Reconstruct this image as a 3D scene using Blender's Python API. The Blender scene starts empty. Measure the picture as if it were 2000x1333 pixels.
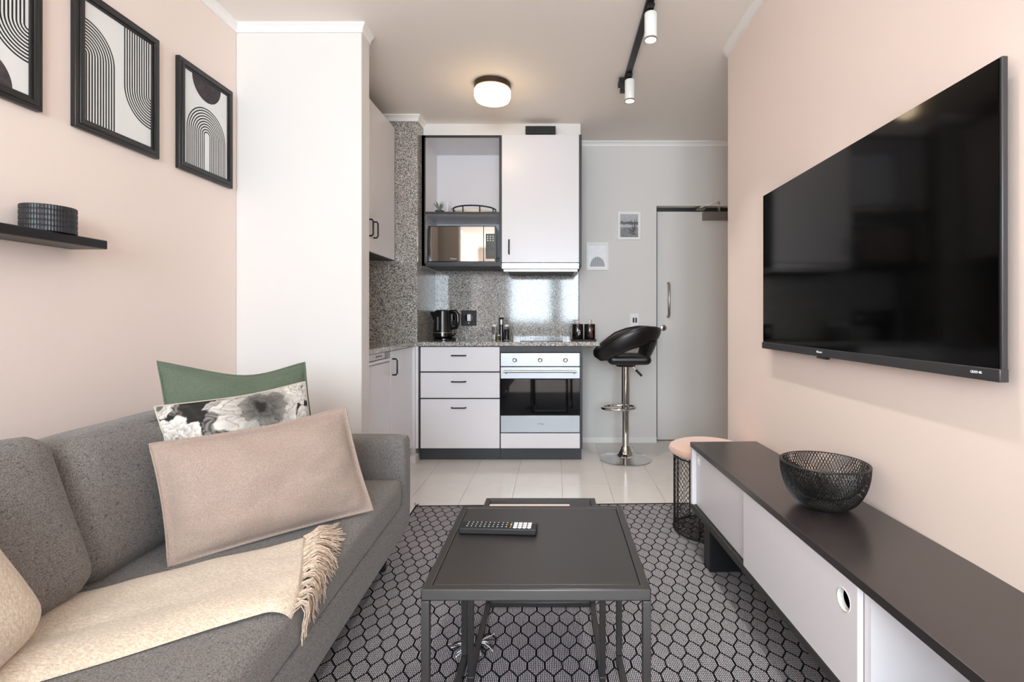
import bpy, bmesh, math, random
from mathutils import Vector, Matrix, noise
R = math.radians
PI = math.pi
random.seed(7)
scene = bpy.context.scene
COL = scene.collection

# ------------------------------------------------------------------ camera, world, exposure
cam_data = bpy.data.cameras.new('camera')
cam = bpy.data.objects.new('camera', cam_data)
COL.objects.link(cam)
cam.location = (0, 0, 1.07)
cam.rotation_euler = (R(90), 0, 0)
cam_data.sensor_width = 36.0
cam_data.lens = 975 / 2000 * 36.0
cam_data.shift_x = -0.042
cam_data.shift_y = -0.02225
cam_data.clip_start = 0.02
scene.camera = cam

scene.view_settings.view_transform = 'Standard'
scene.view_settings.look = 'None'
scene.view_settings.gamma = 1.0
scene.view_settings.use_curve_mapping = False
scene.view_settings.exposure = 0.85
scene.cycles.max_bounces = 14
scene.cycles.diffuse_bounces = 8

world = bpy.data.worlds.new('world')
scene.world = world
world.use_nodes = True
bg = world.node_tree.nodes['Background']
bg.inputs['Color'].default_value = (0.75, 0.87, 1.0, 1)
bg.inputs['Strength'].default_value = 1.5

def area(name, loc, rot, sx, sy, power, color):
    l = bpy.data.lights.new(name, 'AREA')
    l.shape = 'RECTANGLE'; l.size = sx; l.size_y = sy
    l.energy = power; l.color = color
    o = bpy.data.objects.new(name, l); COL.objects.link(o)
    o.location = loc; o.rotation_euler = rot
    return o
# daylight through the two panes of the window wall behind the camera
area('daylight_left_pane', (-0.56, -2.93, 1.69), (R(90), 0, 0), 0.90, 1.36, 55, (0.755, 0.885, 1.0))
area('daylight_right_pane', (0.53, -2.93, 1.69), (R(90), 0, 0), 0.74, 1.36, 45, (0.755, 0.885, 1.0))

# ------------------------------------------------------------------ helpers
def lin(h):
    h = h.lstrip('#')
    out = []
    for i in (0, 2, 4):
        c = int(h[i:i+2], 16) / 255
        out.append(c / 12.92 if c <= 0.04045 else ((c + 0.055) / 1.055) ** 2.4)
    return (*out, 1.0)

def mat(name, color, rough=0.5, metal=0.0, spec=0.5, coat=0.0, emit=None, strength=0.0, trans=0.0, ior=1.5,
        bump=0.0, bump_scale=200.0, bump_stretch=None, sheen=0.0):
    m = bpy.data.materials.new(name); m.use_nodes = True
    b = m.node_tree.nodes['Principled BSDF']
    b.inputs['Base Color'].default_value = lin(color) if isinstance(color, str) else color
    b.inputs['Roughness'].default_value = rough
    b.inputs['Metallic'].default_value = metal
    b.inputs['Specular IOR Level'].default_value = spec
    b.inputs['Coat Weight'].default_value = coat
    b.inputs['Coat Roughness'].default_value = 0.08
    b.inputs['Transmission Weight'].default_value = trans
    b.inputs['IOR'].default_value = ior
    b.inputs['Sheen Weight'].default_value = sheen
    if emit:
        b.inputs['Emission Color'].default_value = lin(emit)
        b.inputs['Emission Strength'].default_value = strength
    if bump:
        g = G(m)
        n = g.noise(bump_scale, 3, stretch=bump_stretch)
        g.bump(n, bump)
    return m

class G:
    """small node helper on a material"""
    def __init__(s, m):
        s.m = m; s.nt = m.node_tree; s.b = s.nt.nodes['Principled BSDF']; s._c = None
    def node(s, t): return s.nt.nodes.new(t)
    def link(s, a, b): s.nt.links.new(a, b)
    def coord(s, which='Object'):
        if s._c is None: s._c = s.node('ShaderNodeTexCoord')
        return s._c.outputs[which]
    def scaled(s, v):
        k = s.node('ShaderNodeMapping'); s.link(s.coord(), k.inputs['Vector'])
        k.inputs['Scale'].default_value = v
        return k.outputs['Vector']
    def noise(s, scale, detail=3, stretch=None, rough=0.6, vec=None):
        n = s.node('ShaderNodeTexNoise')
        n.inputs['Scale'].default_value = scale; n.inputs['Detail'].default_value = detail
        n.inputs['Roughness'].default_value = rough
        s.link(vec if vec is not None else (s.scaled(stretch) if stretch else s.coord()), n.inputs['Vector'])
        return n.outputs['Fac']
    def voro(s, scale, out='Color', feature='F1', vec=None):
        n = s.node('ShaderNodeTexVoronoi'); n.feature = feature
        n.inputs['Scale'].default_value = scale
        s.link(vec if vec is not None else s.coord(), n.inputs['Vector'])
        return n.outputs[out]
    def ramp(s, fac, stops, interp='LINEAR'):
        r = s.node('ShaderNodeValToRGB'); r.color_ramp.interpolation = interp
        e = r.color_ramp.elements
        while len(e) < len(stops): e.new(0.5)
        for k, (p, c) in enumerate(stops):
            e[k].position = p; e[k].color = lin(c) if isinstance(c, str) else c
        s.link(fac, r.inputs['Fac']); return r.outputs['Color']
    def mix(s, fac, a, b):
        n = s.node('ShaderNodeMix'); n.data_type = 'RGBA'
        for v, i in ((fac, 0), (a, 6), (b, 7)):
            if hasattr(v, 'is_output'): s.link(v, n.inputs[i])
            elif i == 0: n.inputs[0].default_value = v
            else: n.inputs[i].default_value = lin(v) if isinstance(v, str) else v
        return n.outputs[2]
    def math(s, op, a, b=None, c=None, clamp=False):
        n = s.node('ShaderNodeMath'); n.operation = op; n.use_clamp = clamp
        for k, v in enumerate((a, b, c)):
            if v is None: continue
            if hasattr(v, 'is_output'): s.link(v, n.inputs[k])
            else: n.inputs[k].default_value = v
        return n.outputs[0]
    def color(s, c): s.link(c, s.b.inputs['Base Color'])
    def rough(s, c): s.link(c, s.b.inputs['Roughness'])
    def bump(s, h, strength=0.2, dist=0.002):
        n = s.node('ShaderNodeBump'); n.inputs['Strength'].default_value = strength
        n.inputs['Distance'].default_value = dist
        s.link(h, n.inputs['Height']); s.link(n.outputs['Normal'], s.b.inputs['Normal'])

OFF = {}
class MB:
    def __init__(s): s.v = []; s.f = []
    def add(s, vs, fs):
        k = len(s.v); s.v += [tuple(p) for p in vs]; s.f += [tuple(i + k for i in f) for f in fs]
        return s
    def box(s, x0, x1, y0, y1, z0, z1):
        return s.add([(x0,y0,z0),(x1,y0,z0),(x1,y1,z0),(x0,y1,z0),(x0,y0,z1),(x1,y0,z1),(x1,y1,z1),(x0,y1,z1)],
                     [(0,3,2,1),(4,5,6,7),(0,1,5,4),(1,2,6,5),(2,3,7,6),(3,0,4,7)])
    def prism(s, poly, z0, z1):
        n = len(poly)
        return s.add([(x,y,z0) for x,y in poly] + [(x,y,z1) for x,y in poly],
                     [tuple(range(n))[::-1], tuple(range(n, 2*n))] + [(i,(i+1)%n,(i+1)%n+n,i+n) for i in range(n)])
    def tube(s, pts, r, n=8, closed=False, caps=True):
        pts = [Vector(p) for p in pts]; m = len(pts)
        rs = r if isinstance(r, (list, tuple)) else [r]*m
        vs = []; fs = []; prev = None
        for i, p in enumerate(pts):
            if closed: t = pts[(i+1)%m] - pts[i-1]
            else: t = pts[min(i+1,m-1)] - pts[max(i-1,0)]
            if t.length < 1e-9: t = Vector((0,0,1))
            t.normalize()
            if prev is None:
                a = Vector((0,0,1)) if abs(t.z) < .9 else Vector((1,0,0))
                u = t.cross(a).normalized()
            else:
                u = (prev - t*prev.dot(t))
                u = u.normalized() if u.length > 1e-6 else t.orthogonal().normalized()
            prev = u; w = t.cross(u)
            for k in range(n):
                a = 2*PI*k/n
                vs.append(p + (u*math.cos(a) + w*math.sin(a))*rs[i])
        for i in range(m if closed else m-1):
            j = (i+1) % m
            for k in range(n):
                fs.append((i*n+k, i*n+(k+1)%n, j*n+(k+1)%n, j*n+k))
        if caps and not closed:
            fs.append(tuple(range(n))[::-1]); fs.append(tuple(range((m-1)*n, m*n)))
        return s.add(vs, fs)
    def cyl(s, p0, p1, r0, r1=None, n=24):
        return s.tube([p0, p1], [r0, r0 if r1 is None else r1], n)
    def lathe(s, prof, c=(0,0,0), n=32, axis='z', caps=True):
        vs = []; fs = []; m = len(prof)
        for r, h in prof:
            for k in range(n):
                a = 2*PI*k/n; x, y = r*math.cos(a), r*math.sin(a)
                p = (x, y, h) if axis == 'z' else ((x, h, y) if axis == 'y' else (h, x, y))
                vs.append((c[0]+p[0], c[1]+p[1], c[2]+p[2]))
        for i in range(m-1):
            for k in range(n):
                fs.append((i*n+k, i*n+(k+1)%n, (i+1)*n+(k+1)%n, (i+1)*n+k))
        if caps and prof[0][0] > 1e-6: fs.append(tuple(range(n))[::-1])
        if caps and prof[-1][0] > 1e-6: fs.append(tuple(range((m-1)*n, m*n)))
        return s.add(vs, fs)
    def bar(s, p0, p1, w, up=(0,0,1), d=None):
        p0, p1 = Vector(p0), Vector(p1); t = (p1-p0).normalized(); up = Vector(up)
        a = t.cross(up)
        a = (a if a.length > 1e-4 else t.orthogonal()).normalized(); b = a.cross(t).normalized()
        h = w/2; g = (d or w)/2
        vs = [p + a*sa*h + b*sb*g for p in (p0, p1) for sa, sb in ((-1,-1),(1,-1),(1,1),(-1,1))]
        return s.add(vs, [(0,3,2,1),(4,5,6,7),(0,1,5,4),(1,2,6,5),(2,3,7,6),(3,0,4,7)])
    def ring_rect(s, u0, u1, v0, v1, w, put, d0, d1):
        """picture-frame moulding in a plane; put(u, v, d) -> point"""
        o = [(u0,v0),(u1,v0),(u1,v1),(u0,v1)]; i = [(u0+w,v0+w),(u1-w,v0+w),(u1-w,v1-w),(u0+w,v1-w)]
        vs = [put(u,v,d0) for u,v in o] + [put(u,v,d0) for u,v in i] + [put(u,v,d1) for u,v in o] + [put(u,v,d1) for u,v in i]
        fs = []
        for k in range(4):
            j = (k+1) % 4
            fs += [(k,j,j+4,k+4), (k+8,k+12,j+12,j+8), (k,k+8,j+8,j), (k+4,j+4,j+12,k+12)]
        return s.add(vs, fs)
    def build(s, name, m, parent=None, smooth=False, bevel=0, seg=2, loc=None, rotz=0, fix=True):
        me = bpy.data.meshes.new(name)
        o0 = Vector((0,0,0))
        if parent is not None: o0 = OFF.get(parent.name, Vector((0,0,0)))
        elif loc is not None and not rotz: o0 = Vector(loc)
        me.from_pydata([tuple(Vector(p) - o0) for p in s.v], [], s.f)
        if fix:
            bm = bmesh.new(); bm.from_mesh(me)
            bmesh.ops.recalc_face_normals(bm, faces=bm.faces[:])
            bm.to_mesh(me); bm.free()
        o = bpy.data.objects.new(name, me); COL.objects.link(o)
        if m: me.materials.append(m)
        if parent is not None: o.parent = parent
        elif loc is not None:
            o.location = loc; o.rotation_euler = (0,0,rotz)
        OFF[o.name] = o0
        if bevel:
            b = o.modifiers.new('bevel', 'BEVEL'); b.width = bevel; b.segments = seg; b.limit_method = 'ANGLE'
            b.angle_limit = R(40)
        if smooth or bevel:
            me.shade_smooth(); me.set_sharp_from_angle(angle=R(38))
        return o

def thing(name, label, cat, loc=(0,0,0), rotz=0, local=False, group=None):
    o = bpy.data.objects.new(name, None); COL.objects.link(o)
    o.location = loc; o.rotation_euler = (0,0,rotz); o.empty_display_size = .05
    o['label'] = label; o['category'] = cat
    if group: o['group'] = group
    OFF[o.name] = Vector((0,0,0)) if (local or rotz) else Vector(loc)
    return o
def tag(o, label, cat, group=None):
    o['label'] = label; o['category'] = cat
    if group: o['group'] = group
    return o
def struct(o):
    o['kind'] = 'structure'; return o
def B(*a): return MB().box(*a)

def soft_box(size, r, n=14, puff=(0,0,0), center=(0,0,0), wob=0.0, seed=0):
    """rounded upholstered block: an evenly divided cube pressed to a rounded box, faces puffed out"""
    bm = bmesh.new(); bmesh.ops.create_cube(bm, size=2)
    bmesh.ops.subdivide_edges(bm, edges=bm.edges[:], cuts=n, use_grid_fill=True)
    hx, hy, hz = (v/2 for v in size); out = []
    for v in bm.verts:
        u = v.co.copy()
        p = Vector((u.x*hx, u.y*hy, u.z*hz))
        q = Vector((max(-hx+r, min(hx-r, p.x)), max(-hy+r, min(hy-r, p.y)), max(-hz+r, min(hz-r, p.z))))
        d = p - q
        if d.length > 1e-7: p = q + d.normalized()*r
        a, b, c = 1-u.x**2, 1-u.y**2, 1-u.z**2
        p.x += (u.x**3)*puff[0]*b*c; p.y += (u.y**3)*puff[1]*a*c; p.z += (u.z**3)*puff[2]*a*b
        if wob:
            p += noise.noise_vector(p*5 + Vector((seed,0,0)))*wob
        v.co = p + Vector(center)
    mb = MB(); bm.verts.index_update()
    mb.v = [tuple(v.co) for v in bm.verts]; mb.f = [tuple(v.index for v in f.verts) for f in bm.faces]
    bm.free(); return mb

def text(name, body, size, loc, rot, m, parent, extrude=0.0006, align='CENTER', spacing=1.0):
    c = bpy.data.curves.new(name, 'FONT'); c.body = body; c.size = size; c.extrude = extrude
    c.align_x = align; c.align_y = 'CENTER'; c.space_character = spacing
    t = bpy.data.objects.new(name, c); COL.objects.link(t)
    t.rotation_euler = rot
    dg = bpy.context.evaluated_depsgraph_get(); dg.update()
    me = bpy.data.meshes.new_from_object(t.evaluated_get(dg))
    bpy.data.objects.remove(t); bpy.data.curves.remove(c)
    o = bpy.data.objects.new(name, me); COL.objects.link(o)
    me.materials.clear(); me.materials.append(m)
    o.rotation_euler = rot
    o.parent = parent; o.location = Vector(loc) - OFF.get(parent.name, Vector((0,0,0)))
    OFF[o.name] = Vector((0,0,0))
    return o

# ------------------------------------------------------------------ materials
M = {}
def wallpaint(name, c, rough=0.75):
    m = mat(name, c, rough, spec=0.25); g = G(m); g.bump(g.noise(260, 3), 0.06, 0.001); return m
M['pink'] = wallpaint('pink_wall_paint', '#f1e2d9')
M['white'] = wallpaint('white_wall_paint', '#e2dfdb')
M['ceil'] = wallpaint('ceiling_paint', '#f4ece4')
M['trim'] = mat('white_trim_paint', '#f2f0ec', 0.45)
M['cab'] = mat('white_cabinet_board', '#e1dfe2', 0.28, spec=0.45)
M['black'] = mat('black_edge_board', '#2a2827', 0.45)
M['blackmetal'] = mat('black_powder_coat', '#151515', 0.42)
M['char'] = mat('charcoal_board', '#3a3c40', 0.5)
M['steel'] = mat('brushed_steel', '#b4b8bc', 0.42, metal=1.0)
g = G(M['steel']); nz = g.noise(60, 3, stretch=(0.4, 8, 60)); g.bump(nz, 0.05, 0.0006)
M['chrome'] = mat('chrome', '#d8d6d4', 0.06, metal=1.0)
M['satin'] = mat('satin_steel', '#b9b1aa', 0.3, metal=1.0)
M['tableblack'] = mat('satin_black_table_paint', '#272524', 0.36, spec=0.85, bump=0.03, bump_scale=700)
M['consoletop'] = mat('black_laminate', '#282424', 0.27, spec=1.0, bump=0.02, bump_scale=900)
M['plasticblack'] = mat('gloss_black_plastic', '#0b0b0c', 0.15, coat=0.4)
M['matteblack'] = mat('matte_black_plastic', '#141415', 0.55)
M['whiteplastic'] = mat('white_plastic', '#eeeeec', 0.35)
M['leather'] = mat('black_leatherette', '#0e0e0f', 0.34, spec=0.6, bump=0.15, bump_scale=350)
M['glass'] = mat('clear_glass', '#ffffff', 0.02, trans=1.0, ior=1.45)
M['mirror'] = mat('mirror_glass', '#b9b2ac', 0.03, metal=1.0)
M['screen'] = mat('tv_screen_glass', '#030303', 0.08, spec=0.22)
M['ovenglass'] = mat('oven_door_glass', '#050506', 0.04, spec=0.7)
M['bezel'] = mat('grey_tv_bezel', '#4a4a4c', 0.35, metal=0.6)
M['print'] = mat('black_print_ink', '#1e1c1d', 0.8)
M['disk'] = mat('charcoal_print_ink', '#453d3f', 0.8); g = G(M['disk']); g.color(g.ramp(g.noise(40, 5), [(0.3, '#332c2e'), (0.7, '#4d4547')]))
M['paper'] = mat('white_art_paper', '#e8e9e7', 0.55)
M['letterwhite'] = mat('white_lettering', '#e8e8e8', 0.5)
M['lettergrey'] = mat('grey_lettering', '#55585c', 0.5)
M['letterred'] = mat('red_lettering', '#a4493c', 0.5)

def granite(name, a=0):
    m = mat(name, '#8b8783', 0.085, spec=0.5); g = G(m)
    v = g.voro(250, 'Color')
    sep = g.node('ShaderNodeSeparateColor'); g.link(v, sep.inputs[0])
    base = g.ramp(sep.outputs[0], [(0.0, '#3d3b38'), (0.15, '#5c5955'), (0.24, '#8f8b85'), (0.45, '#aeaaa4'), (0.62, '#cac6c0'), (0.84, '#e8e5e0')], 'CONSTANT')
    n = g.noise(420, 2)
    d = g.ramp(n, [(0.60, (0,0,0,1)), (0.65, (1,1,1,1))])
    g.color(g.mix(d, base, '#2e2c2a')) 
    return m
M['granite'] = granite('grey_granite')

def tilemat():
    m = mat('white_gloss_tile', '#dedad5', 0.16, spec=0.5); g = G(m)
    oi = g.node('ShaderNodeObjectInfo')
    c = g.mix(g.noise(7, 5), '#d6d1cb', '#e4e1dd')
    g.color(g.mix(g.math('MULTIPLY', oi.outputs['Random'], 0.35), c, '#d3cec8'))
    g.rough(g.math('MULTIPLY_ADD', g.noise(12, 3), 0.1, 0.13))
    return m
M['tile'] = tilemat()
M['grout'] = mat('grey_grout', '#c6c0b9', 0.8)

def fabric(name, dark, mid, light, scale=420, stretch=(1,1,1), bump=0.35, rough=0.95, sheen=0.15, big=None):
    m = mat(name, mid, rough, spec=0.15, sheen=sheen); g = G(m)
    a = g.noise(scale, 4, stretch=stretch, rough=0.75)
    c = g.ramp(a, [(0.32, dark), (0.5, mid), (0.68, light)])
    if big:
        c = g.mix(g.ramp(g.noise(9, 4), [(0.35, (0,0,0,1)), (0.75, (.55,.55,.55,1))]), c, big)
    g.color(c); g.bump(a, bump, 0.0012)
    return m
M['sofa'] = fabric('grey_heathered_sofa_fabric', '#484644', '#767370', '#959290', 360, (1, 1, 1), 0.5)
g = G(M['sofa']); base = g.b.inputs['Base Color'].links[0].from_socket
fl_ = g.ramp(g.noise(95, 5, stretch=(2.4, 1, 2.4), rough=0.75), [(0.55, (0,0,0,1)), (0.66, (1,1,1,1))])
lt_ = g.ramp(g.noise(170, 3, stretch=(1, 2.4, 1.6), rough=0.7), [(0.58, (0,0,0,1)), (0.7, (1,1,1,1))])
k1 = g.mix(g.math('MULTIPLY', lt_, .45), base, '#a5a4a3')
g.color(g.mix(g.math('MULTIPLY', fl_, .85), k1, '#3a3837'))
M['green'] = fabric('green_linen', '#4d5548', '#5b6656', '#697463', 420, (1, 1, 1), 0.3)
M['blush'] = fabric('blush_linen', '#8c7d73', '#a19084', '#b3a398', 300, (1, 1, 1), 0.25, big='#99867a')
M['wool'] = fabric('cream_mohair', '#b5a48e', '#cfbfaa', '#e4d9c9', 150, (1, 1.9, 1), 0.9, sheen=0.4)
M['yarn'] = fabric('cream_yarn', '#a58f79', '#c8b39e', '#decebd', 160, (1, 1, 1), 0.4, sheen=0.3)
M['seatpink'] = fabric('pale_pink_velvet', '#bd9886', '#cba795', '#d6b5a4', 300, (1, 1, 1), 0.2, sheen=0.5)
M['darkwood'] = mat('black_stained_wood', '#1a1614', 0.45)
# ------------------------------------------------------------------ room shell
CEIL = 2.59
XL, XR = -1.648, 0.972          # pink walls
YW, YREAR = 4.29, -3.0         # kitchen wall, window wall
XA = 1.95                      # right side of the entrance alcove
NIBX, NIBY0, NIBY1 = -1.0, 2.58, 2.69
PX, PY = -1.03, 3.735          # granite pillar

fl = struct(B(XL-.1, XA+.1, YREAR-.1, YW+.25, -.08, -.004).build('floor', M['grout'], loc=(0,0,0)))
tw, tl = 0.30, 0.60
tmesh = None
for i in range(-7, 7):
    for j in range(-6, 8):
        x0 = 0.045 + i*tw; y0 = 0.19 + j*tl
        x1 = x0 + tw; y1 = y0 + tl
        a0, a1 = max(x0, XL), min(x1, XA); b0, b1 = max(y0, YREAR), min(y1, YW+.12)
        if a1 - a0 < .02 or b1 - b0 < .02: continue
        e = 0.0006
        if a1 - a0 > tw - 1e-6 and b1 - b0 > tl - 1e-6:
            if tmesh is None:
                t = B(-tw/2+e, tw/2-e, -tl/2+e, tl/2-e, -.005, 0).build('tile', M['tile'], bevel=.0007, seg=1); tmesh = t.data
            else:
                t = bpy.data.objects.new('tile', tmesh); COL.objects.link(t)
                bv = t.modifiers.new('bevel', 'BEVEL'); bv.width = .0007; bv.segments = 1
            t.location = ((x0+x1)/2, (y0+y1)/2, 0)
        else:
            t = B(a0+e, a1-e, b0+e, b1-e, -.005, 0).build('tile', M['tile'])
        t.parent = fl

struct(B(XL-.1, XA+.1, YREAR-.1, YW+.25, CEIL, CEIL+.1).build('ceiling', M['ceil'], loc=(0,0,0)))
struct(B(XL-.1, XL, YREAR-.1, NIBY0, 0, CEIL).build('wall_left', M['pink'], loc=(0,0,0)))
struct(B(XL-.1, XL, NIBY0, YW+.1, 0, CEIL).build('wall_kitchen', M['white'], loc=(0,0,0)))
struct(B(XL, NIBX, NIBY0, NIBY1, 0, CEIL).build('wall_divider', M['white'], bevel=.004, loc=(0,0,0)))
# right wall with a rounded free end
rw = 0.11
poly = [(XR, YREAR-.1)]
yend = 2.79
for k in range(0, 13):
    a = PI - PI*k/12
    poly.append((XR + rw + rw*math.cos(a), yend + rw*math.sin(a)))
poly += [(XR+2*rw, YREAR-.1)]
struct(MB().prism(poly, 0, CEIL).build('wall_right', M['pink'], smooth=True, loc=(0,0,0)))
struct(B(XA, XA+.1, YREAR-.1, YW+.25, 0, CEIL).build('wall_alcove', M['white'], loc=(0,0,0)))
# kitchen wall, with the door opening let into it
DX0, DX1, DZ = 0.872, 1.74, 2.037
wb = MB().box(XL-.1, DX0, YW, YW+.25, 0, CEIL).box(DX0, DX1, YW, YW+.25, DZ, CEIL).box(DX1, XA+.1, YW, YW+.25, 0, CEIL)
wb.box(DX0, DX1, YW+.14, YW+.25, 0, DZ)
struct(wb.build('wall_back', M['white'], loc=(0,0,0)))
# window wall behind the camera
WX0, WX1, WZ0, WZ1 = -1.05, .95, .97, 2.41
ww = MB().box(XL-.1, WX0, YREAR-.1, YREAR, 0, CEIL).box(WX0, WX1, YREAR-.1, YREAR, 0, WZ0)
ww.box(WX0, WX1, YREAR-.1, YREAR, WZ1, CEIL).box(WX1, XA+.1, YREAR-.1, YREAR, 0, CEIL)
struct(ww.build('wall_front', M['white'], loc=(0,0,0)))
wn = struct(thing('window_1', 'x', 'x', (-.05, YREAR, WZ0)))
del wn['label'], wn['category']
wf = MB().box(WX0, WX1, YREAR-.02, YREAR+.09, WZ0, WZ0+.035).box(WX0, WX1, YREAR-.02, YREAR+.09, WZ1-.035, WZ1)
wf.box(WX0, WX0+.035, YREAR-.02, YREAR+.09, WZ0+.035, WZ1-.035).box(WX1-.035, WX1, YREAR-.02, YREAR+.09, WZ0+.035, WZ1-.035)
wf.build('window_frame', M['char'], wn)
B(-.10, .15, YREAR-.02, YREAR+.12, WZ0+.035, WZ1-.035).build('mullion', M['char'], wn)
B(WX0-.05, XR, YREAR, YREAR+.18, WZ0-.04, WZ0).build('window_sill', M['trim'], wn)

# pillar clad in granite
pil = struct(B(XL, PX-.02, PY+.02, YW, 0, CEIL).build('wall_pillar', M['white'], loc=(0,0,0)))
B(XL, PX, PY, PY+.02, .893, 2.54).build('slab', M['granite'], pil)
B(PX-.02, PX, PY+.02, YW, .893, 2.02).build('slab', M['granite'], pil)
B(PX-.02, PX, PY+.02, YW, 2.022, 2.54).build('slab', M['granite'], pil)
bk = thing('granite_backsplash', 'polished grey granite slabs on the wall between worktop and extractor hood', 'backsplash', (-.4, YW, .893))
B(PX+.001, -.4325, YW-.016, YW-.0005, .893, 1.52).build('slab', M['granite'], bk)
B(-.431, .2, YW-.016, YW-.0005, .893, 1.52).build('slab', M['granite'], bk)
B(.2, .2045, YW-.018, YW-.0005, .893, 1.52).build('edge_strip', M['black'], bk)

# cornices: a small cove swept along each wall top
def cornice(name, path, closed=False, s=.045, d=.026):
    prof = [(0, 0), (d, 0), (d, -.010), (d*.62, -.018), (d*.34, -s*.62), (.007, -s+.006), (.007, -s), (0, -s)]
    n = len(path); vs = []; fs = []
    P = [Vector((x, y, 0)) for x, y in path]
    for i, p in enumerate(P):
        d0 = (P[i]-P[i-1]).normalized() if i > 0 else (P[1]-P[0]).normalized()
        d1 = (P[i+1]-P[i]).normalized() if i < n-1 else d0
        n0 = Vector((d0.y, -d0.x, 0)); n1 = Vector((d1.y, -d1.x, 0))
        m = (n0+n1); m = m/ (m.length_squared/2) if m.length > 1e-6 else n0
        for a, h in prof:
            q = p + m*a; vs.append((q.x, q.y, CEIL + h))
    k = len(prof)
    for i in range(n-1):
        for j in range(k):
            fs.append((i*k+j, i*k+(j+1)%k, (i+1)*k+(j+1)%k, (i+1)*k+j))
    fs += [tuple(range(k)), tuple(range((n-1)*k, n*k))[::-1]]
    return struct(MB().add(vs, fs).build(name, M['trim'], smooth=True, loc=(0,0,0)))
cornice('trim_1', [(XL, YREAR), (XL, NIBY0), (NIBX, NIBY0), (NIBX, NIBY1)])
rp = [(x, y) for x, y in poly[1:-1]][::-1]
cornice('trim_2', [(XR+2*rw, 2.5)] + rp + [(XR, YREAR)])
cornice('trim_3', [(.21, YW), (XA, YW)])
cornice('trim_4', [(XL, PY), (PX, PY), (PX, YW-.02)], s=.048)
struct(B(.205, DX0, YW-.014, YW, 0, .052).build('baseboard_back', M['trim'], bevel=.003, loc=(0,0,0)))

# door
dr = struct(thing('door_1', 'x', 'x', (DX0, YW+.07, 0))); del dr['label'], dr['category']
B(DX0+.022, DX1-.008, YW+.075, YW+.115, .006, DZ-.034).build('door_leaf', M['white'], dr, bevel=.002)
MB().box(DX0, DX0+.021, YW+.085, YW+.14, 0, DZ).box(DX0+.021, DX1, YW+.08, YW+.11, .0005, .0055).box(DX0, DX1, YW+.085, YW+.14, DZ-.033, DZ).build('door_gap_shade', M['black'], dr)  # black strips round the leaf stand in for the shade of its gap
hb = MB(); hx = .985; yy = YW+.075
hb.tube([(hx, yy, 1.083), (hx, yy-.035, 1.083), (hx+.002, yy-.05, 1.098), (hx+.002, yy-.05, 1.36), (hx, yy-.035, 1.375), (hx, yy, 1.375)], .0105, 10)
hb.build('pull_handle', M['satin'], dr, smooth=True)
MB().lathe([(.027, 0), (.027, -.008), (.02, -.012), (0, -.012)], (.945, yy, .985), 20, 'y').build('lock_rose', M['satin'], dr, smooth=True)
MB().lathe([(.009, -.012), (.009, -.018), (0, -.018)], (.945, yy, .985), 12, 'y').build('lock_cylinder', M['chrome'], dr)
cl = B(1.285, 1.56, yy-.045, yy, DZ-.113, DZ-.045).build('door_closer', mat('closer_grey_metal', '#8d847e', .45, metal=.5), dr, bevel=.004)
MB().bar((1.40, YW-.02, DZ+.035), (1.25, YW+.03, DZ-.012), .018, d=.006).bar((1.40, YW-.02, DZ+.035), (1.43, yy-.02, DZ-.043), .018, d=.006).build('closer_arm', M['satin'], dr)
B(1.225, 1.30, YW+.02, yy, DZ-.028, DZ-.008).build('closer_bracket', M['satin'], dr)

# ------------------------------------------------------------------ kitchen
WT0, WT1 = .862, .893
w = MB().prism([(XL+.001, NIBY1+.001), (-1.045, NIBY1+.001), (-1.045, 3.722), (.335, 3.722), (.335, YW-.017), (PX+.0015, YW-.017), (PX+.0015, PY-.002), (XL+.001, PY-.002)], WT0, WT1)
tag(w.build('worktop', M['granite'], bevel=.003, loc=(-.4, 3.9, WT0)), 'speckled grey granite worktop running round the corner over the white units', 'worktop')

def bar_handle(p0, p1, out, r=.005):
    p0, p1, out = Vector(p0), Vector(p1), Vector(out)
    t = (p1-p0).normalized()*.012
    return MB().tube([p0, p0+out*.75, p0+out+t, p1+out-t, p1+out*.75, p1], r, 8)

YF = 3.75
# drawer unit
X0, X1 = -1.022, -.4115
du = thing('drawer_unit', 'white three-drawer base unit with black edging left of the oven', 'cabinet', ((X0+X1)/2, YF, 0))
MB().box(X0, X0+.014, YF, YW-.02, .092, WT0-.002).box(X1-.012, X1-.001, YF+.004, YW-.02, .092, WT0-.002)\
    .box(X0+.014, X1-.012, YF+.02, YW-.02, .092, .108).box(X0+.014, X1-.012, YW-.03, YW-.02, .108, WT0-.002)\
    .box(X0+.014, X1-.012, YF+.02, YF+.05, .655, .675).box(X0+.014, X1-.012, YF+.02, YF+.05, .455, .475).box(X0+.014, X1-.012, YF+.02, YF+.05, .83, WT0-.002).build('carcass', M['black'], du)
for z0, z1 in ((.672, .855), (.474, .662), (.096, .464)):
    d = MB().box(X0+.016, X1-.003, YF-.016, YF+.003, z0, z1).box(X0+.04, X1-.03, YF+.003, YF+.40, z0+.02, z0+.03).build('drawer', M['cab'], du, bevel=.0015)
    hz = {.672: .792, .474: .597, .096: .402}[z0]
    bar_handle((-.771, YF-.016, hz), (-.667, YF-.016, hz), (0, -.028, 0)).build('handle', M['blackmetal'], d, smooth=True)
B(X0, X1-.001, YF+.03, YF+.046, 0, .091).build('plinth', M['char'], du)

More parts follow.
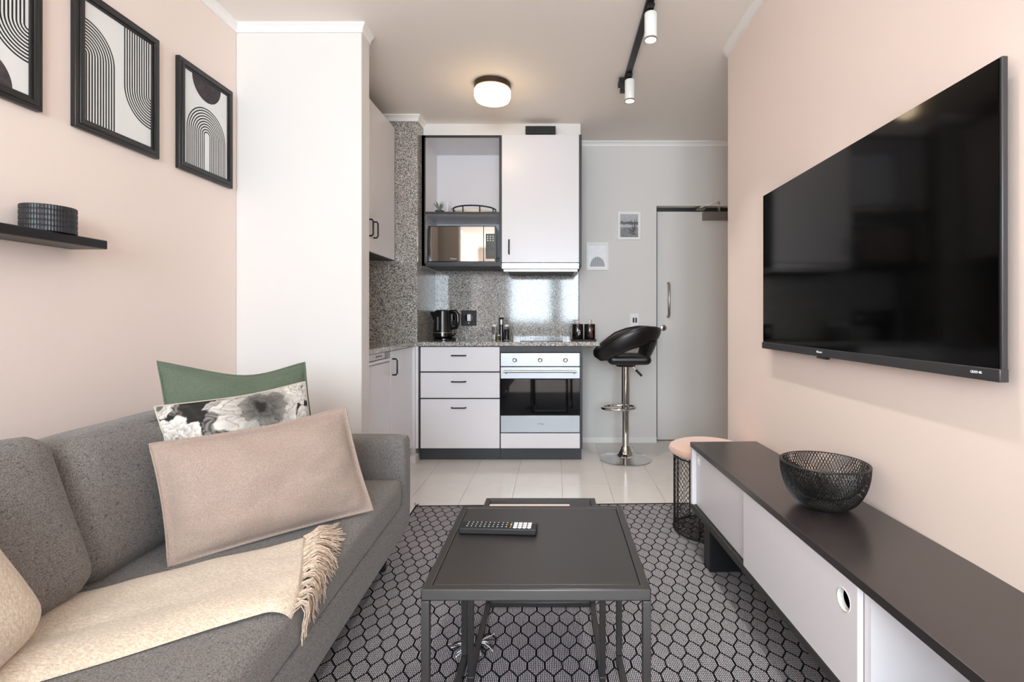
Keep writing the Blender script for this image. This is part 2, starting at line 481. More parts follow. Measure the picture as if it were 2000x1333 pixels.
# oven unit
X0, X1 = -.4105, .188
ou = thing('oven_housing_unit', 'charcoal-edged base unit with white bottom panel around the steel oven', 'cabinet', ((X0+X1)/2, YF, 0))
MB().box(X1, X1+.018, YF-.014, YW-.02, .092, WT0-.002).box(X0, X1, YF+.03, YW-.02, .092, .105).box(X0, X1, YF-.008, YF+.02, .815, WT0-.002).box(X0, X0+.010, YF+.02, YW-.02, .105, WT0-.002).build('carcass', M['char'], ou)
B(X0+.004, X1-.002, YF-.016, YF+.003, .096, .208).build('bottom_panel', M['cab'], ou, bevel=.0015)
B(X0, X1+.012, YF+.03, YF+.046, 0, .091).build('plinth', M['char'], ou)
ov = thing('built_in_oven', 'stainless steel oven with black glass door beside the white drawers', 'oven', ((X0+X1)/2, YF, .21))
a, b = X0+.004, X1-.002
B(a+.01, b-.01, YF+.022, YW-.06, .22, .80).build('oven_body', M['char'], ov)
cp = B(a, b, YF-.018, YF+.02, .710, .810).build('control_panel', M['steel'], ov, bevel=.002)
for kx in (-.301, -.111, .078):
    MB().lathe([(.017, 0), (.017, -.006), (.0125, -.009), (.0115, -.026), (.0095, -.028), (0, -.028)], (kx, YF-.018, .757), 20, 'y').build('knob', M['satin'], ov, smooth=True)
    k = MB()
    for j in range(9):
        t = R(-130 + 260*j/8)
        cx, cz = kx + .030*math.sin(t), .757 + .030*math.cos(t)
        k.box(cx-.0015, cx+.0015, YF-.0186, YF-.018, cz-.0015, cz+.0015)
    k.build('dial_marks', M['lettergrey'], cp)
B(-.031, -.026, YF-.0188, YF-.018, .755, .760).build('indicator_lamp', M['lettergrey'], cp)
B(a, b, YF-.018, YF+.02, .618, .705).build('door_rail', M['steel'], ov, bevel=.002)
hm = MB().cyl((a+.025, YF-.058, .675), (b-.025, YF-.058, .675), .008, n=14).cyl((a+.042, YF-.058, .672), (a+.042, YF-.018, .660), .0075, n=10).cyl((b-.042, YF-.058, .672), (b-.042, YF-.018, .660), .0075, n=10)
hm.build('door_handle', M['satin'], ov, smooth=True)
B(a, b, YF-.018, YF+.02, .345, .616).build('door_glass', M['ovenglass'], ov, bevel=.001)
lp = B(a, b, YF-.018, YF+.02, .215, .342).build('lower_panel', M['steel'], ov, bevel=.002)
text('logo', 'smeg', .019, ((a+b)/2, YF-.0185, .281), (R(90), 0, 0), M['lettergrey'], lp, spacing=1.25)

# left run: cupboard, dishwasher, filler
XF = -1.067
cu = thing('corner_cupboard', 'white base cupboard with black handle in the corner below the worktop', 'cabinet', (XF-.25, 3.48, 0))
MB().box(XL+.002, XF-.018, 3.238, 3.25, .1, WT0-.002).box(XL+.002, XF-.018, 3.715, 3.728, .1, WT0-.002).box(XL+.002, XF-.018, 3.25, 3.715, .1, .115).box(XL+.002, XL+.015, 3.25, 3.715, .115, WT0-.002).build('carcass', M['cab'], cu)
d = B(XF-.017, XF, 3.241, 3.726, .105, .856).build('door', M['cab'], cu, bevel=.0015)
bar_handle((XF, 3.275, .698), (XF, 3.275, .803), (.032, 0, 0), .0055).build('handle', M['blackmetal'], d, smooth=True)
MB().box(XF-.03, -1.046, 3.729, 3.745, .0955, WT0-.002).box(-1.044, -1.023, 3.732, 3.748, .0955, WT0-.002).build('filler_panel', M['cab'], cu, bevel=.001)
MB().box(XL+.002, XF-.03, 3.238, 3.70, 0, .099).box(XF-.03, -1.023, 3.66, 3.752, 0, .055).build('plinth', M['cab'], cu, bevel=.002)
dw = thing('dishwasher', 'white slimline dishwasher under the worktop beside the dividing wall', 'dishwasher', (XF-.25, 3.0, 0))
B(XL+.03, XF-.02, 2.79, 3.232, .06, WT0-.004).build('body', M['cab'], dw)
B(XF-.02, XF, 2.79, 3.232, .105, .79).build('door', M['cab'], dw, bevel=.006)
B(XF-.02, XF+.003, 2.79, 3.232, .795, .815).build('door_grip', M['cab'], dw, bevel=.003)
cp = B(XF-.02, XF-.001, 2.79, 3.232, .82, .856).build('control_panel', M['satin'], dw)
B(XF-.002, XF+.0005, 3.14, 3.225, .822, .855).build('display', M['plasticblack'], cp)
for k in range(3):
    B(XF-.002, XF+.001, 2.98+.04*k, 3.0+.04*k, .833, .843).build('button', M['lettergrey'], cp)
B(XL+.03, XF-.05, 2.79, 3.232, 0, .058).build('plinth', M['cab'], dw)

# left wall cupboard with two doors
XU = -1.197
wc = thing('wall_cupboard', 'tall white two-door wall cupboard left of the granite pillar', 'cabinet', (XU-.2, 3.25, 1.5))
MB().box(XL+.002, XU-.017, 2.76, 2.772, 1.5, 2.49).box(XL+.002, XU-.017, 3.716, 3.731, 1.5, 2.49).box(XL+.002, XU-.017, 2.772, 3.716, 1.5, 1.515).box(XL+.002, XU-.017, 2.772, 3.716, 2.475, 2.49).box(XL+.002, XL+.012, 2.772, 3.716, 1.515, 2.475).build('carcass', M['char'], wc)
for y0, y1, hy in ((2.762, 3.245, 3.205), (3.248, 3.731, 3.292)):
    d = B(XU-.016, XU, y0, y1, 1.503, 2.49).build('door', M['cab'], wc, bevel=.0015)
    bar_handle((XU, hy, 1.60), (XU, hy, 1.705), (.030, 0, 0), .0055).build('handle', M['blackmetal'], d, smooth=True)
B(XU-.016, XU+.001, 3.7315, 3.7345, 1.5, 2.49).build('edge_strip', M['black'], wc)

# open shelf unit above the drawers
YU = 3.86; X0, X1 = PX+.001, -.412; Z0, Z1 = 1.474, 2.485
os_ = thing('open_shelf_unit', 'black-edged open wall unit with one shelf above the kettle', 'shelf unit', ((X0+X1)/2, YU, Z0))
B(X0, X0+.018, YU, YW-.001, Z0, Z1).build('side_panel', M['cab'], os_)
B(X1-.018, X1-.001, YU, YW-.001, Z0, Z1).build('side_panel', M['cab'], os_)
B(X0+.018, X1-.018, YU, YW-.001, Z1-.018, Z1).build('top_panel', M['cab'], os_)
B(X0+.018, X1-.018, YU, YW-.001, Z0, Z0+.03).build('bottom_panel', M['char'], os_)
B(X0+.018, X1-.018, YW-.012, YW-.001, Z0+.03, Z1-.018).build('back_panel', M['cab'], os_)
B(X0+.018, X1-.018, YU+.004, YW-.012, 1.876, 1.894).build('shelf', M['cab'], os_)
B(X0+.018, X1-.018, YU-.001, YU+.004, 1.876, 1.894).build('shelf_edging', M['black'], os_)
MB().ring_rect(X0, X1-.001, Z0, Z1, .019, lambda u, v, d: (u, YU-d, v), .0, .003).box(X0, X0+.028, YU-.003, YU, Z0, Z1).build('edging', M['black'], os_)

hu = thing('hood_cupboard', 'white wall cupboard with black end panel above the extractor hood', 'cabinet', (-.11, YU, 1.497))
X0, X1 = -.411, .187
MB().box(X0+.001, X1, YU+.004, YW-.001, 1.502, 1.515).box(X0+.001, X0+.014, YU+.004, YW-.001, 1.515, 2.483).box(X0+.014, X1, YU+.004, YW-.001, 2.47, 2.483).box(X0+.014, X1, YW-.012, YW-.001, 1.515, 2.47).build('carcass', M['cab'], hu)
d = B(X0+.001, X1-.002, YU-.015, YU+.003, 1.50, 2.485).build('door', M['cab'], hu, bevel=.0015)
bar_handle((-.353, YU-.015, 1.565), (-.353, YU-.015, 1.672), (0, -.028, 0)).build('handle', M['blackmetal'], d, smooth=True)
B(X1-.001, X1+.019, YU-.016, YW-.001, 1.474, 2.485).build('end_panel', M['char'], hu)
eh = thing('extractor_hood', 'slim stainless steel extractor hood under the white wall cupboard', 'extractor hood', (-.11, YU, 1.43))
fr = B(X0+.001, X1-.002, YU-.02, YU+.02, 1.450, 1.4955).build('front_strip', M['steel'], eh, bevel=.002)
B(X0+.012, X1-.012, YU+.02, YW-.02, 1.435, 1.5).build('hood_body', M['satin'], eh)
B(X0+.04, X1-.04, YU+.05, YW-.08, 1.429, 1.436).build('filter', M['char'], eh)
text('logo', 'SMEG', .020, (-.11, YU-.0205, 1.473), (R(90), 0, 0), M['lettergrey'], fr, spacing=1.1)
struct(B(PX+.001, .20, YU+.035, YW, 2.486, CEIL).build('trim_5', M['white'], bevel=.002, loc=(0,0,0)))
ve = thing('vent_outlet', 'black boxed vent on the white bulkhead above the hood cupboard', 'vent', (-.11, YU, 2.5))
B(-.227, .005, YU-.03, YU+.035, 2.488, 2.546).build('housing', M['matteblack'], ve)
for k in range(5):
    B(-.222, 0, YU-.033, YU-.03, 2.491+k*.011, 2.4965+k*.011).build('louvre', M['matteblack'], ve)

# hob
hb = thing('induction_hob', 'narrow black glass hob set in the granite worktop over the oven', 'hob', (-.09, 4.0, WT1))
B(-.265, .06, 3.80, 4.24, WT1, WT1+.006).build('glass_plate', M['plasticblack'], hb, bevel=.002)
for y in (3.93, 4.11):
    MB().lathe([(.07, 0), (.07, .0004), (.067, .0004), (.067, 0)], (-.10, y, WT1+.0061), 32, caps=False).build('cooking_zone', M['lettergrey'], hb)

# kettle
kx, ky = -.912, 4.06
ke = thing('kettle', 'glossy black kettle on its round base below the open shelf unit', 'kettle', (kx, ky, WT1))
MB().lathe([(.082, 0), (.088, .004), (.088, .014), (.07, .022), (0, .022)], (kx+.01, ky, WT1), 32).box(kx+.06, kx+.115, ky-.03, ky+.03, WT1, WT1+.016).build('base', M['plasticblack'], ke, smooth=True)
MB().lathe([(.075, .022), (.081, .028), (.081, .06), (.080, .066), (.066, .235), (.05, .245), (.018, .247), (0, .247)], (kx, ky, WT1), 36).build('body', M['plasticblack'], ke, smooth=True)
MB().lathe([(.0815, .058), (.0825, .060), (.0825, .062), (.0815, .064)], (kx, ky, WT1), 36).build('trim_ring', M['satin'], ke, smooth=True)
MB().add([(kx-.055, ky-.028, WT1+.232), (kx-.055, ky+.028, WT1+.232), (kx-.104, ky, WT1+.226), (kx-.066, ky-.02, WT1+.15), (kx-.066, ky+.02, WT1+.15)],
         [(0,2,1), (0,3,2), (1,2,4), (3,4,2), (0,1,4,3)]).build('spout', M['plasticblack'], ke)
MB().tube([(kx+.055, ky, WT1+.232), (kx+.10, ky, WT1+.232), (kx+.122, ky, WT1+.205), (kx+.124, ky, WT1+.14), (kx+.108, ky, WT1+.10), (kx+.074, ky, WT1+.095)], [.014,.017,.016,.015,.014,.012], 10).build('handle', M['plasticblack'], ke, smooth=True)
B(kx-.03, kx-.016, ky-.086, ky-.06, WT1+.08, WT1+.19).build('water_gauge', M['lettergrey'], ke, bevel=.004)
MB().tube([(kx+.078, ky-.01, WT1+.03), (kx+.105, ky-.012, WT1+.055)], .006, 8).build('switch_lever', M['plasticblack'], ke)

def socket(name, x0, x1, z0, z1, y, label, group=None):
    t = thing(name, label, 'socket', ((x0+x1)/2, y, (z0+z1)/2))
    B(x0, x1, y-.012, y, z0, z1).build('plate', M['matteblack'], t, bevel=.002)
    cx, cz = (x0+x1)/2, (z0+z1)/2+.004
    MB().lathe([(.036, -.012), (.036, -.016), (0, -.016)], (cx, y, cz), 24, 'y').build('socket_face', M['plasticblack'], t)
    B(cx-.012, cx+.018, y-.022, y-.014, cz-.03, cz+.028).build('rocker', M['whiteplastic'], t, bevel=.003)
    B(cx-.002, cx+.006, y-.020, y-.012, cz-.05, cz-.042).build('indicator', M['satin'], t)
    return t
YS = YW-.016
socket('wall_socket', -.802, -.672, 1.005, 1.137, YS, 'square black wall socket with white rocker on granite right of the kettle')
socket('wall_socket', -.950, -.835, 1.005, 1.137, YS, 'black wall socket on the granite partly hidden behind the kettle handle')

# seasoning bottles
def shaker(x, y, fill, label, cap='whiteplastic'):
    t = thing('seasoning_shaker', label, 'shaker', (x, y, WT1))
    MB().lathe([(.022, 0), (.022, .098), (.018, .104), (.018, .11)], (x, y, WT1), 20).build('bottle', M['glass'], t, smooth=True)
    MB().lathe([(.019, .004), (.019, fill[1]), (0, fill[1])], (x, y, WT1), 16).build('filling', fill[0], t)
    MB().lathe([(.019, .110), (.019, .124), (.012, .128), (0, .128)], (x, y, WT1), 20).build('lid', M[cap], t, smooth=True)
shaker(-.492, 4.06, (M['whiteplastic'], .045), 'slim glass shaker part filled with white salt left of the tall mill')
shaker(-.392, 4.06, (M['matteblack'], .085), 'slim glass shaker filled with dark pepper right of the tall mill')
t = thing('pepper_mill', 'tall black and steel pepper mill between two glass shakers', 'mill', (-.432, 4.02, WT1))
MB().lathe([(.021, 0), (.021, .05), (.017, .09), (.018, .14), (.019, .178), (.015, .184), (0, .184)], (-.432, 4.02, WT1), 24).build('body', M['plasticblack'], t, smooth=True)
MB().lathe([(.0195, .125), (.0205, .14), (.0205, .165), (.0195, .168)], (-.432, 4.02, WT1), 24).build('steel_band', M['steel'], t, smooth=True)
t = thing('oil_bottle', 'small squat glass bottle of green herbs in front of the pepper mill', 'bottle', (-.455, 3.96, WT1))
MB().lathe([(.018, 0), (.018, .05), (.008, .06), (.008, .075), (0, .075)], (-.455, 3.96, WT1), 18).build('glass_body', M['glass'], t, smooth=True)
MB().lathe([(.016, .003), (.016, .035), (0, .035)], (-.455, 3.96, WT1), 18).build('contents', mat('green_herbs', '#5d6326', .7), t)

# canisters on a black tray
tr = MB().box(.132, .325, 3.91, 4.05, WT1, WT1+.010)
tag(tr.build('canister_tray', M['matteblack'], bevel=.003, loc=(.23, 3.98, WT1)), 'flat black tray under two canisters at the worktop end', 'tray')
def canister(x, word, m, label):
    t = thing('canister', label, 'canister', (x, 3.975, WT1+.01))
    MB().lathe([(.042, 0), (.044, .003), (.044, .108), (.042, .112), (0, .112)], (x, 3.975, WT1+.0102), 28).build('body', M['plasticblack'], t, smooth=True)
    MB().lathe([(.045, .112), (.045, .120), (.03, .124), (0, .124)], (x, 3.975, WT1+.0102), 28).build('lid', M['plasticblack'], t, smooth=True)
    MB().lathe([(.010, .124), (.016, .130), (.016, .150), (.01, .155), (0, .155)], (x, 3.975, WT1+.0102), 20).build('lid_knob', M['glass'], t, smooth=True)
    text('lettering', word, .024, (x+.012, 3.975-.0445, WT1+.064), (R(90), R(-90), 0), m, t, extrude=.0015)
canister(.180, 'TEA', M['letterwhite'], 'black lidded canister with white lettering nearer the hob')
canister(.277, 'COFFEE', M['letterred'], 'black lidded canister with reddish lettering at the worktop end')

# microwave
mw = thing('microwave', 'mirror-fronted black microwave in the lower bay of the open shelf unit', 'microwave', (-.745, 4.1, Z0+.03))
m0, m1, yz, zz = -.997, -.466, 3.935, Z0+.034
B(m0, m1, yz+.02, 4.27, zz, zz+.288).build('body', M['plasticblack'], mw, bevel=.004)
B(m0, m1-.098, yz, yz+.02, zz+.010, zz+.288).build('door', M['mirror'], mw, bevel=.002)
B(m1-.096, m1-.008, yz, yz+.02, zz+.010, zz+.288).build('side_mirror', M['mirror'], mw, bevel=.002)
MB().box(m0, m1, yz-.001, yz+.02, zz, zz+.009).box(m1-.007, m1, yz-.001, yz+.02, zz+.009, zz+.288).box(m0-.001, m0+.005, yz-.002, yz+.02, zz, zz+.288).box(m0, m1, yz-.002, yz+.02, zz+.284, zz+.290).build('rim', M['plasticblack'], mw)
cp = B(m1-.080, m1-.008, yz-.002, yz, zz+.030, zz+.228).build('control_panel', M['plasticblack'], mw)
for r_ in range(8):
    for c_ in range(3):
        s_ = .005 if r_ < 3 else .0035
        x_ = m1-.064+c_*.021; z_ = zz+.208-r_*.0165
        B(x_-s_, x_+s_, yz-.0032, yz-.002, z_-s_*.8, z_+s_*.8).build('button', M['letterwhite'] if r_ < 3 else M['lettergrey'], cp)
text('logo', 'Hisense', .016, (-.80, yz-.0006, zz+.032), (R(90), 0, 0), M['letterwhite'], mw)
MB().lathe([(.015, 0), (.015, .03), (0, .03)], (m1+.022, 3.99, zz+.04), 12, 'y').tube([(m1+.022, 4.02, zz+.04), (m1+.022, 4.15, zz+.03), (m1+.01, 4.25, zz+.02)], .004, 6).build('plug_cord', M['matteblack'], mw)

# tray and air plant on the shelf
ZS = 1.894; cx, cy, rr = -.655, 4.065, .172
t = thing('round_tray', 'round cream tray with raised black rail on the open shelf', 'tray', (cx, cy, ZS))
MB().lathe([(0, .002), (rr-.006, .002), (rr-.006, .030), (rr-.012, .030), (rr-.012, .008), (0, .008)], (cx, cy, ZS), 40).build('tray_base', mat('cream_lacquer', '#cfc6ac', .4), t, smooth=True)
MB().tube([(cx+rr*math.cos(2*PI*k/40), cy+rr*math.sin(2*PI*k/40), ZS+.057) for k in range(40)], .006, 8, True).build('rail', M['blackmetal'], t, smooth=True)
for k in range(8):
    an = R(22.5+45*k)
    MB().cyl((cx+rr*math.cos(an), cy+rr*math.sin(an), ZS+.001), (cx+rr*math.cos(an), cy+rr*math.sin(an), ZS+.057), .005, n=8).build('post', M['blackmetal'], t)
px_, py_ = -.908, 3.93
t = thing('air_plant', 'small spiky grey-green plant standing in a dark pot on the open shelf', 'plant', (px_, py_, ZS))
MB().lathe([(.030, 0), (.036, .022), (.033, .022), (.028, .004), (0, .004)], (px_, py_, ZS), 20).build('pot', M['char'], t, smooth=True)
lm = mat('grey_green_leaf', '#7d8a76', .6); ld = mat('dark_green_leaf', '#4e5a48', .6)
for k in range(26):
    an = random.uniform(0, 2*PI); ln = random.uniform(.06, .105); sp = random.uniform(.012, .05)
    pts = [(px_ + math.cos(an)*(.006+sp*q*q), py_ + math.sin(an)*(.006+sp*q*q)*.7, ZS+.006+ln*(q-.12*q*q)) for q in (0, .35, .7, 1)]
    MB().tube(pts, [.005, .0045, .003, .0006], 5).build('leaf', lm if k % 3 else ld, t, smooth=True)
gl = thing('glass_tumbler', 'clear glass tumbler behind the spiky plant on the open shelf', 'glass', (-.862, 4.0, ZS))
MB().lathe([(0, .004), (.033, .004), (.037, .105), (.039, .105), (.036, 0), (0, 0)], (-.862, 4.0, ZS), 24).build('bowl', M['glass'], gl, smooth=True)

# small framed prints and switch on the far wall
def small_picture(x0, x1, z0, z1, label, w, kind):
    t = thing('framed_photo', label, 'picture', ((x0+x1)/2, YW, (z0+z1)/2))
    put = lambda u, v, d: (u, YW-d, v)
    MB().ring_rect(x0, x1, z0, z1, w, put, 0, .016).build('frame', M['trim'], t, bevel=.002)
    N = 46; me = MB(); u0, u1, v0, v1 = x0+w, x1-w, z0+w, z1-w
    for j in range(N+1):
        for i in range(N+1):
            me.v.append((u0+(u1-u0)*i/N, YW-.006, v0+(v1-v0)*j/N))
    for j in range(N):
        for i in range(N):
            a_ = j*(N+1)+i; me.f.append((a_, a_+1, a_+N+2, a_+N+1))
    m = bpy.data.materials.get('photo_print')
    if m is None:
        m = mat('photo_print', '#888888', .35); g = G(m); at = g.node('ShaderNodeVertexColor'); at.layer_name = 'print'; g.color(at.outputs[0])
    o = me.build('photo', m, t)
    at = o.data.color_attributes.new('print', 'FLOAT_COLOR', 'POINT')
    for k in range(len(o.data.vertices)):
        u, v = (k % (N+1))/N, (k//(N+1))/N
        n1 = noise.noise(Vector((u*6, v*6, 1 if kind else 5))); n2 = noise.noise(Vector((u*22, v*22, 3)))
        if kind == 0:      # grey landscape with a plant
            c = .34 + .12*v + .05*n1
            if abs(v-.62-.06*n1) < .07: c = .10 + .06*n2
            if .46 < v < .56: c = .50 + .15*n2
            if v < .42: c = .20 + .14*n2 + .1*n1
            for (bx, by, ax, ay) in ((.72, .25, .95, .85), (.75, .25, .60, .80), (.78, .3, .99, .65), (.7, .25, .30, .42), (.8, .15, .5, .2), (.78, .28, .82, .9)):
                dx, dy = ax-bx, ay-by; q = max(0, min(1, ((u-bx)*dx+(v-by)*dy)/(dx*dx+dy*dy)))
                if math.hypot(u-bx-q*dx, v-by-q*dy) < .035*(1.1-q): c = .05
        else:              # white sheet, grey dome with fine ribs
            c = .86 + .05*n1
            dx, dy = (u-.5)/.42, (v-.06)/.42
            if dy > 0 and dx*dx+dy*dy < 1: c = .30 + .12*math.sin(u*60) + .14*n2
        at.data[k].color = (c, c, c*1.01, 1)
small_picture(.537, .734, 1.743, 1.983, 'white-framed grey photo of a plant in a landscape, higher of the two', .022, 0)
small_picture(.268, .459, 1.482, 1.72, 'white-framed photo of a round grey form on white, lower of the two', .020, 1)
t = thing('light_switch', 'white switch plate with two dark rockers behind the bar stool', 'switch', (.682, YW, 1.05))
B(.643, .720, YW-.008, YW, .985, 1.112).build('plate', M['whiteplastic'], t, bevel=.002)
B(.655, .708, YW-.010, YW-.008, 1.025, 1.082).build('surround', M['whiteplastic'], t)
for x in (.666, .688):
    B(x, x+.014, YW-.013, YW-.0099, 1.032, 1.074).build('rocker', M['matteblack'], t)
# ------------------------------------------------------------------ bar stool
sx, sy = .536, 3.79
bs = thing('bar_stool', 'black padded bar stool with hollow wraparound back on a chrome post', 'stool', (sx, sy, 0))
MB().lathe([(0, .001), (.19, .001), (.195, .006), (.17, .014), (.10, .026), (.058, .045), (.040, .072), (.032, .10), (0, .10)], (sx, sy, 0), 48).build('base', M['chrome'], bs, smooth=True)
MB().cyl((sx, sy, .09), (sx, sy, .38), .024, n=28).build('lower_post', M['chrome'], bs, smooth=True)
MB().lathe([(.027, .36), (.031, .362), (.031, .382), (.030, .72), (0, .72)], (sx, sy, 0), 28).build('upper_post', M['chrome'], bs, smooth=True)
fr = []
for k in range(28):
    an = 2*PI*k/28
    fr.append((sx-.055+.125*math.cos(an), sy-.02+.10*math.sin(an), .395+.003*math.cos(an)))
MB().tube(fr, .0095, 10, True).build('footrest', M['chrome'], bs, smooth=True)
lv = MB().tube([(sx+.02, sy-.02, .73), (sx+.05, sy-.05, .705), (sx+.07, sy-.06, .68)], .004, 8).build('gas_lever', M['chrome'], bs)
MB().tube([(sx+.068, sy-.059, .683), (sx+.11, sy-.075, .640)], .009, 10).build('lever_grip', M['matteblack'], lv, smooth=True)
MB().lathe([(0, .70), (.07, .705), (.09, .732), (.0, .735)], (sx, sy, 0), 24).build('seat_plate', M['blackmetal'], bs)
# seat pad
sp = soft_box((.315, .33, .07), .034, 12, (0, 0, .006), (sx+.012, sy, .763))
sp.build('seat_pad', M['leather'], bs, smooth=True)
# hollow back: a padded loop that is low in front (left) and rises behind (right)
vs = []; fs = []; NA, NC = 64, 20
for i in range(NA):
    an = 2*PI*i/NA
    h = .5 + .5*math.cos(an)          # 0 front, 1 back
    def ip(xs, ys):
        for q in range(len(xs)-1):
            if h <= xs[q+1]:
                f = (h-xs[q])/(xs[q+1]-xs[q]); return ys[q]*(1-f)+ys[q+1]*f
        return ys[-1]
    hs_ = (0, .06, .15, .35, .55, .74, .9, 1)
    c = Vector((sx+.006+.226*math.cos(an), sy+.190*math.sin(an), ip(hs_, (.806, .806, .826, .884, .920, .940, .948, .950))))
    hh = ip(hs_, (.034, .054, .066, .074, .076, .075, .066, .052))
    tt = .026
    rad = Vector((math.cos(an)*.9, math.sin(an), 0)).normalized()
    up = (Vector((0,0,1)) + rad*(.05+.35*h)).normalized()
    side = up.cross(Vector((-math.sin(an), math.cos(an), .0)))
    side = rad - up*rad.dot(up); side.normalize()
    for k in range(NC):
        b = 2*PI*k/NC
        e = lambda q, p: math.copysign(abs(q)**p, q)
        vs.append(c + up*hh*e(math.sin(b), .8) + side*tt*e(math.cos(b), .8))
for i in range(NA):
    for k in range(NC):
        fs.append((i*NC+k, i*NC+(k+1)%NC, ((i+1)%NA)*NC+(k+1)%NC, ((i+1)%NA)*NC+k))
MB().add(vs, fs).build('backrest', M['leather'], bs, smooth=True)
vs = []; fs = []; n = 14
for i in range(n+1):
    an = R(-50 + 100*i/n)
    for j in range(6):
        q = j/5
        rr = .150 + .066*q; z = .758 + .14*q**1.2
        for s_ in (-.014, .014):
            vs.append((sx+.01+(rr+s_)*math.cos(an), sy+(rr+s_)*.92*math.sin(an), z))
for i in range(n):
    for j in range(5):
        a = (i*6+j)*2; b = ((i+1)*6+j)*2
        fs += [(a, b, b+2, a+2), (a+1, a+3, b+3, b+1)]
    fs += [(i*12, i*12+1, i*12+13, i*12+12), (i*12+10, i*12+22, i*12+23, i*12+11)]
for i in (0, n):
    for j in range(5):
        a = (i*6+j)*2; fs.append((a, a+1, a+3, a+2))
MB().add(vs, fs).build('back_support', M['leather'], bs, smooth=True)

# ------------------------------------------------------------------ ceiling lights
lx, ly = -.405, 3.235
cl = thing('ceiling_light', 'round opal glass ceiling light with a bronze rim, switched on', 'lamp', (lx, ly, CEIL))
MB().lathe([(.112, 0), (.118, -.003), (.118, -.036), (.112, -.038), (.10, -.038), (0, -.01)], (lx, ly, CEIL), 40).build('rim', mat('dark_bronze_metal', '#4a3a2a', .4, metal=.7), cl, smooth=True)
MB().lathe([(.112, -.036), (.118, -.046), (.118, -.085), (.108, -.106), (.08, -.116), (0, -.120)], (lx, ly, CEIL), 40).build('glass_shade', mat('opal_glass_lit', '#fff6e6', .3, emit='#ffdca6', strength=2.0), cl, smooth=True)
pl = bpy.data.lights.new('ceiling_bulb', 'POINT'); pl.energy = 1.0; pl.color = (1, .76, .48); pl.shadow_soft_size = .06
po = bpy.data.objects.new('ceiling_bulb', pl); COL.objects.link(po); po.location = (lx, ly, CEIL-.17)

tx = .452
tk = thing('lighting_track', 'black lighting track fixed along the ceiling with a feed block at its end', 'light track', (tx, 2.6, CEIL))
MB().box(tx-.0175, tx+.0175, .4, 3.28, CEIL-.018, CEIL).box(tx-.004, tx+.004, .4, 3.28, CEIL-.019, CEIL-.018).build('rail', M['blackmetal'], tk)
B(tx-.02, tx+.02, 3.28, 3.33, CEIL-.02, CEIL).build('end_cap', M['blackmetal'], tk)
B(tx-.05, tx-.018, 3.12, 3.20, CEIL-.045, CEIL-.012).build('feed_block', M['matteblack'], tk, bevel=.003)
spot_m = mat('spot_lens_lit', '#ffffff', .3, emit='#fff0d8', strength=14)
def spot(y, label, tilt=0):
    t = thing('track_spotlight', label, 'spotlight', (tx+.012, y, CEIL-.02), group='spotlights on the ceiling track')
    x = tx+.012
    MB().box(x-.022, x+.010, y-.05, y+.05, CEIL-.034, CEIL-.0195).build('track_adapter', M['blackmetal'], t)
    MB().cyl((x, y, CEIL-.034), (x, y, CEIL-.06), .007, n=10).box(x-.012, x+.012, y-.006, y+.006, CEIL-.072, CEIL-.05).build('bracket', M['blackmetal'], t)
    MB().lathe([(0, CEIL-.040), (.026, CEIL-.040), (.030, CEIL-.044), (.030, CEIL-.168), (.029, CEIL-.170), (.027, CEIL-.170), (.027, CEIL-.163), (0, CEIL-.163)], (x, y, 0), 28).build('lamp_housing', M['whiteplastic'], t, smooth=True)
    MB().lathe([(.0302, CEIL-.163), (.0305, CEIL-.172), (.0262, CEIL-.172), (.0262, CEIL-.163)], (x, y, 0), 28).build('front_ring', M['satin'], t, smooth=True)
    MB().lathe([(.026, CEIL-.1645), (.026, CEIL-.1665), (0, CEIL-.1665)], (x, y, 0), 24).build('lens', spot_m, t)
    l = bpy.data.lights.new('spot_bulb', 'SPOT'); l.energy = 17; l.color = (1, .95, .88); l.spot_size = R(76); l.spot_blend = .8; l.shadow_soft_size = .02
    o = bpy.data.objects.new('spot_bulb', l); COL.objects.link(o); o.location = (x, y, CEIL-.176)
spot(1.74, 'unseen white spotlight added on the black track to brighten the room, above and before the coffee table')  # added lamp out of view, brightens the rug and the ceiling by bounce
spot(1.06, 'unseen white spotlight added on the black track to brighten the room, nearest the window wall')  # second added lamp, unseen, lifts the light on seat and floor
spot(2.42, 'white cylindrical spotlight on the black track, larger and nearer the camera')
spot(3.10, 'white cylindrical spotlight on the black track, nearer the kitchen and feed block')

